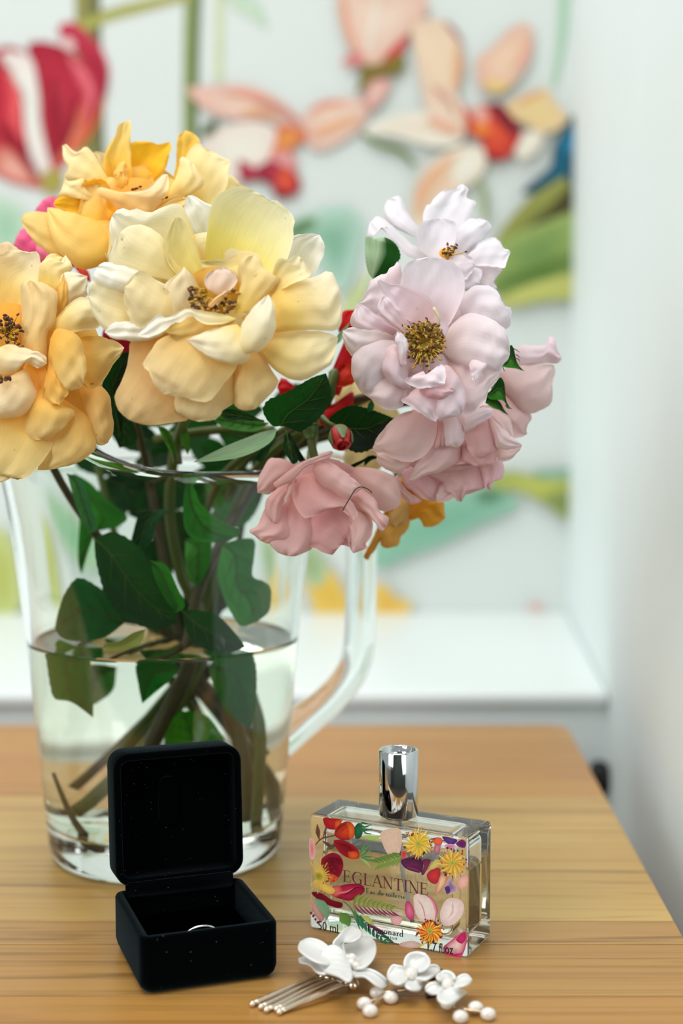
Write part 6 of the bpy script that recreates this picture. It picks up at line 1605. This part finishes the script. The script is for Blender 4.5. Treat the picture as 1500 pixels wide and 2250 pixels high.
# dark foliage filling the mouth of the jug
rl_ = random.Random(21)
def blob_leaf(root, cx, cy_, ln, wd, ang, D, c1, c2, **kw):
    ca, sa = math.cos(ang), math.sin(ang)
    shp = [(-.5, 0), (-.34, .30), (-.1, .48), (.15, .42), (.36, .2), (.5, 0), (.36, -.2), (.15, -.42), (-.1, -.48), (-.34, -.30)]
    pts = [(cx + ln * x * ca - wd * y * sa, cy_ + ln * x * sa + wd * y * ca) for x, y in shp]
    return leaf(root, pts, D, rl_.uniform(-4, 4), rl_.uniform(-4, 4), rl_.uniform(.5, 3), rl_.uniform(-2, 3), c1, c2, **kw)
roots_ = [Y1.root, Y2.root, Y3.root, K1.root, R1.root, R2.root, M1.root, O2.root]
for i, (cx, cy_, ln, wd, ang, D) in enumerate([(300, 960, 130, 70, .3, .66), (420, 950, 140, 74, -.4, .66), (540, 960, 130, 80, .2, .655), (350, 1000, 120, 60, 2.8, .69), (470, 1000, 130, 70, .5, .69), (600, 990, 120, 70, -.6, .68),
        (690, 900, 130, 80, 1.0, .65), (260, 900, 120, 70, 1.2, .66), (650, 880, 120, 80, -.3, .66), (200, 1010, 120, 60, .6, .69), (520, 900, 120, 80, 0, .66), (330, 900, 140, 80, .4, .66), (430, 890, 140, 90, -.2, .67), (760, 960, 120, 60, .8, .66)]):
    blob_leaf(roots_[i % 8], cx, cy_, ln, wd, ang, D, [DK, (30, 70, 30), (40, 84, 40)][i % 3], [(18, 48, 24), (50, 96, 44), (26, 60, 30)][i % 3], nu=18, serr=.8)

def jleaf(root, pts, D, dz0, dz1, fold, bend, c1, c2=None, **kw):
    up = lambda c: tuple(min(255, v * f) for v, f in zip(c, (1.05, 1.32, 1.0)))
    return leaf(root, pts, D, dz0, dz1, fold, bend, up(c1), up(c2 or c1), **kw)
# leaves inside the jug
JD = .640
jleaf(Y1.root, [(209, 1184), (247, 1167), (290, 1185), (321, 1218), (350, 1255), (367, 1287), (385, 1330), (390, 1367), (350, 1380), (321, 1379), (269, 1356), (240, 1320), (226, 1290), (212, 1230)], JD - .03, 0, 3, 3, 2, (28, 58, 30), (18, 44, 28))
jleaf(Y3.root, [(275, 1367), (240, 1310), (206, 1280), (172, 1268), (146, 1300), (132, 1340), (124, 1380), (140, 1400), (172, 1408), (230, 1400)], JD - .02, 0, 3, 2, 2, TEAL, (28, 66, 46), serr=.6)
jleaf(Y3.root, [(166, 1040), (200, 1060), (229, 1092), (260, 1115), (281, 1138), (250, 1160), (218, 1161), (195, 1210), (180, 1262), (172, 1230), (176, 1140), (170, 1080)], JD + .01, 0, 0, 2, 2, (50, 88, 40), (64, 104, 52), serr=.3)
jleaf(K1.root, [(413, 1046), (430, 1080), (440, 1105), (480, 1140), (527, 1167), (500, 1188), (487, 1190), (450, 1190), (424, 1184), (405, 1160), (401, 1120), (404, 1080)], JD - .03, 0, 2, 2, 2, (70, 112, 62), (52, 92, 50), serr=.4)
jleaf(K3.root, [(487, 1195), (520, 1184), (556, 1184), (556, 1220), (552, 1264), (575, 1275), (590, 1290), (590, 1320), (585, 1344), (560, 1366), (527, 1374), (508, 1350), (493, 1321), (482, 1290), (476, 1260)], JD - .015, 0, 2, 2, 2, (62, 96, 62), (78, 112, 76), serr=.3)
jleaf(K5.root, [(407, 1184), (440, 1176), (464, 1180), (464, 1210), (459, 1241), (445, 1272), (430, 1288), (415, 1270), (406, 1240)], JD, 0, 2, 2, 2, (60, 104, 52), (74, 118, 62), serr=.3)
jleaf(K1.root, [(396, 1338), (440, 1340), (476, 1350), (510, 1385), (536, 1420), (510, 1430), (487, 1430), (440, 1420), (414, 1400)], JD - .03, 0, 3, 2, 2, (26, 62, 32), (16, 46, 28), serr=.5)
jleaf(Y1.root, [(321, 1381), (315, 1400), (305, 1416), (258, 1430), (228, 1424), (235, 1412), (265, 1406), (295, 1388)], JD - .045, 0, 1, 1, 1, (176, 142, 96), (160, 128, 84), serr=0, mid=False)
jleaf(Y2.root, [(336, 1150), (310, 1120), (290, 1180), (284, 1220), (300, 1230), (330, 1190), (350, 1140), (380, 1115)], JD - .02, 0, 2, 2, 2, (14, 40, 28), (20, 54, 36), serr=0)
jleaf(Y2.root, [(330, 1230), (365, 1240), (390, 1290), (406, 1330), (385, 1345), (360, 1310), (340, 1270)], JD - .035, 0, 1, 2, 1, (56, 104, 42), (38, 80, 34), serr=.5)
jleaf(R2.root, [(280, 1130), (330, 1050), (380, 1030), (420, 1060), (400, 1110), (340, 1150)], JD + .03, 0, 0, 2, 2, (30, 62, 34), (22, 48, 28))
jleaf(K2.root, [(440, 1040), (500, 1030), (570, 1030), (590, 1060), (560, 1130), (520, 1160), (470, 1120)], JD + .03, 0, 0, 2, 2, (48, 82, 44), (58, 94, 50))
jleaf(M1.root, [(150, 1040), (180, 1050), (200, 1100), (215, 1160), (195, 1170), (170, 1110)], JD - .03, 0, 0, 2, 1, (70, 92, 92), (84, 104, 100), serr=0)
jleaf(M1.root, [(230, 1250), (300, 1200), (360, 1180), (380, 1260), (330, 1330), (260, 1330)], JD + .03, 0, 0, 2, 2, (24, 54, 30), (30, 66, 36))
jleaf(O2.root, [(330, 1380), (380, 1330), (440, 1310), (480, 1380), (440, 1420), (370, 1425)], JD + .03, 0, 0, 2, 2, (20, 50, 28), (28, 60, 34))
jl_ = random.Random(31)
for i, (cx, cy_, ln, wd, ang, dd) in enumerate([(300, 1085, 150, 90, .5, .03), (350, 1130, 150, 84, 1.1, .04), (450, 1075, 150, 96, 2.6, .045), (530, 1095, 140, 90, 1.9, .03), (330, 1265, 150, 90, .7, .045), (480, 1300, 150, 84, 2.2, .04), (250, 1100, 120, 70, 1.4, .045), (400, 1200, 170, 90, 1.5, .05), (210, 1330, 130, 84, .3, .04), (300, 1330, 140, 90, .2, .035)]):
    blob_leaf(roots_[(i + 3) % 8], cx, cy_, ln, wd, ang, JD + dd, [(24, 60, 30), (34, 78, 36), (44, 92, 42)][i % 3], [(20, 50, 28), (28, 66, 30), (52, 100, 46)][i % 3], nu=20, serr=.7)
# under water (drawn towards the axis)
UW = dict(scale=(363.0, .78))
jleaf(K1.root, [(464, 1453), (510, 1432), (573, 1425), (596, 1445), (604, 1480), (604, 1539), (590, 1592), (550, 1578), (516, 1557), (487, 1511)], .628, 0, 4, 2, 2, (26, 96, 30), (22, 84, 26), **UW)
jleaf(Y3.root, [(189, 1436), (120, 1420), (58, 1404), (66, 1450), (80, 1522), (110, 1528), (143, 1534), (192, 1563), (192, 1500)], .632, 0, 2, 2, 2, (28, 100, 30), (24, 90, 28), **UW)
jleaf(Y1.root, [(401, 1453), (350, 1440), (295, 1445), (298, 1490), (308, 1532), (340, 1508), (370, 1486)], .63, 0, 2, 2, 1, (24, 84, 28), (28, 92, 32), **UW)
jleaf(Y2.root, [(440, 1625), (400, 1632), (361, 1618), (370, 1570), (396, 1542), (430, 1545), (459, 1557), (485, 1590), (495, 1612)], .648, 0, 1, 2, 1, (84, 128, 40), (66, 112, 34), serr=.5, **UW)
jleaf(R2.root, [(270, 1440), (230, 1436), (195, 1450), (200, 1500), (230, 1520), (262, 1490)], .67, 0, 0, 2, 1, (60, 88, 44), (70, 98, 50), serr=.5, **UW)
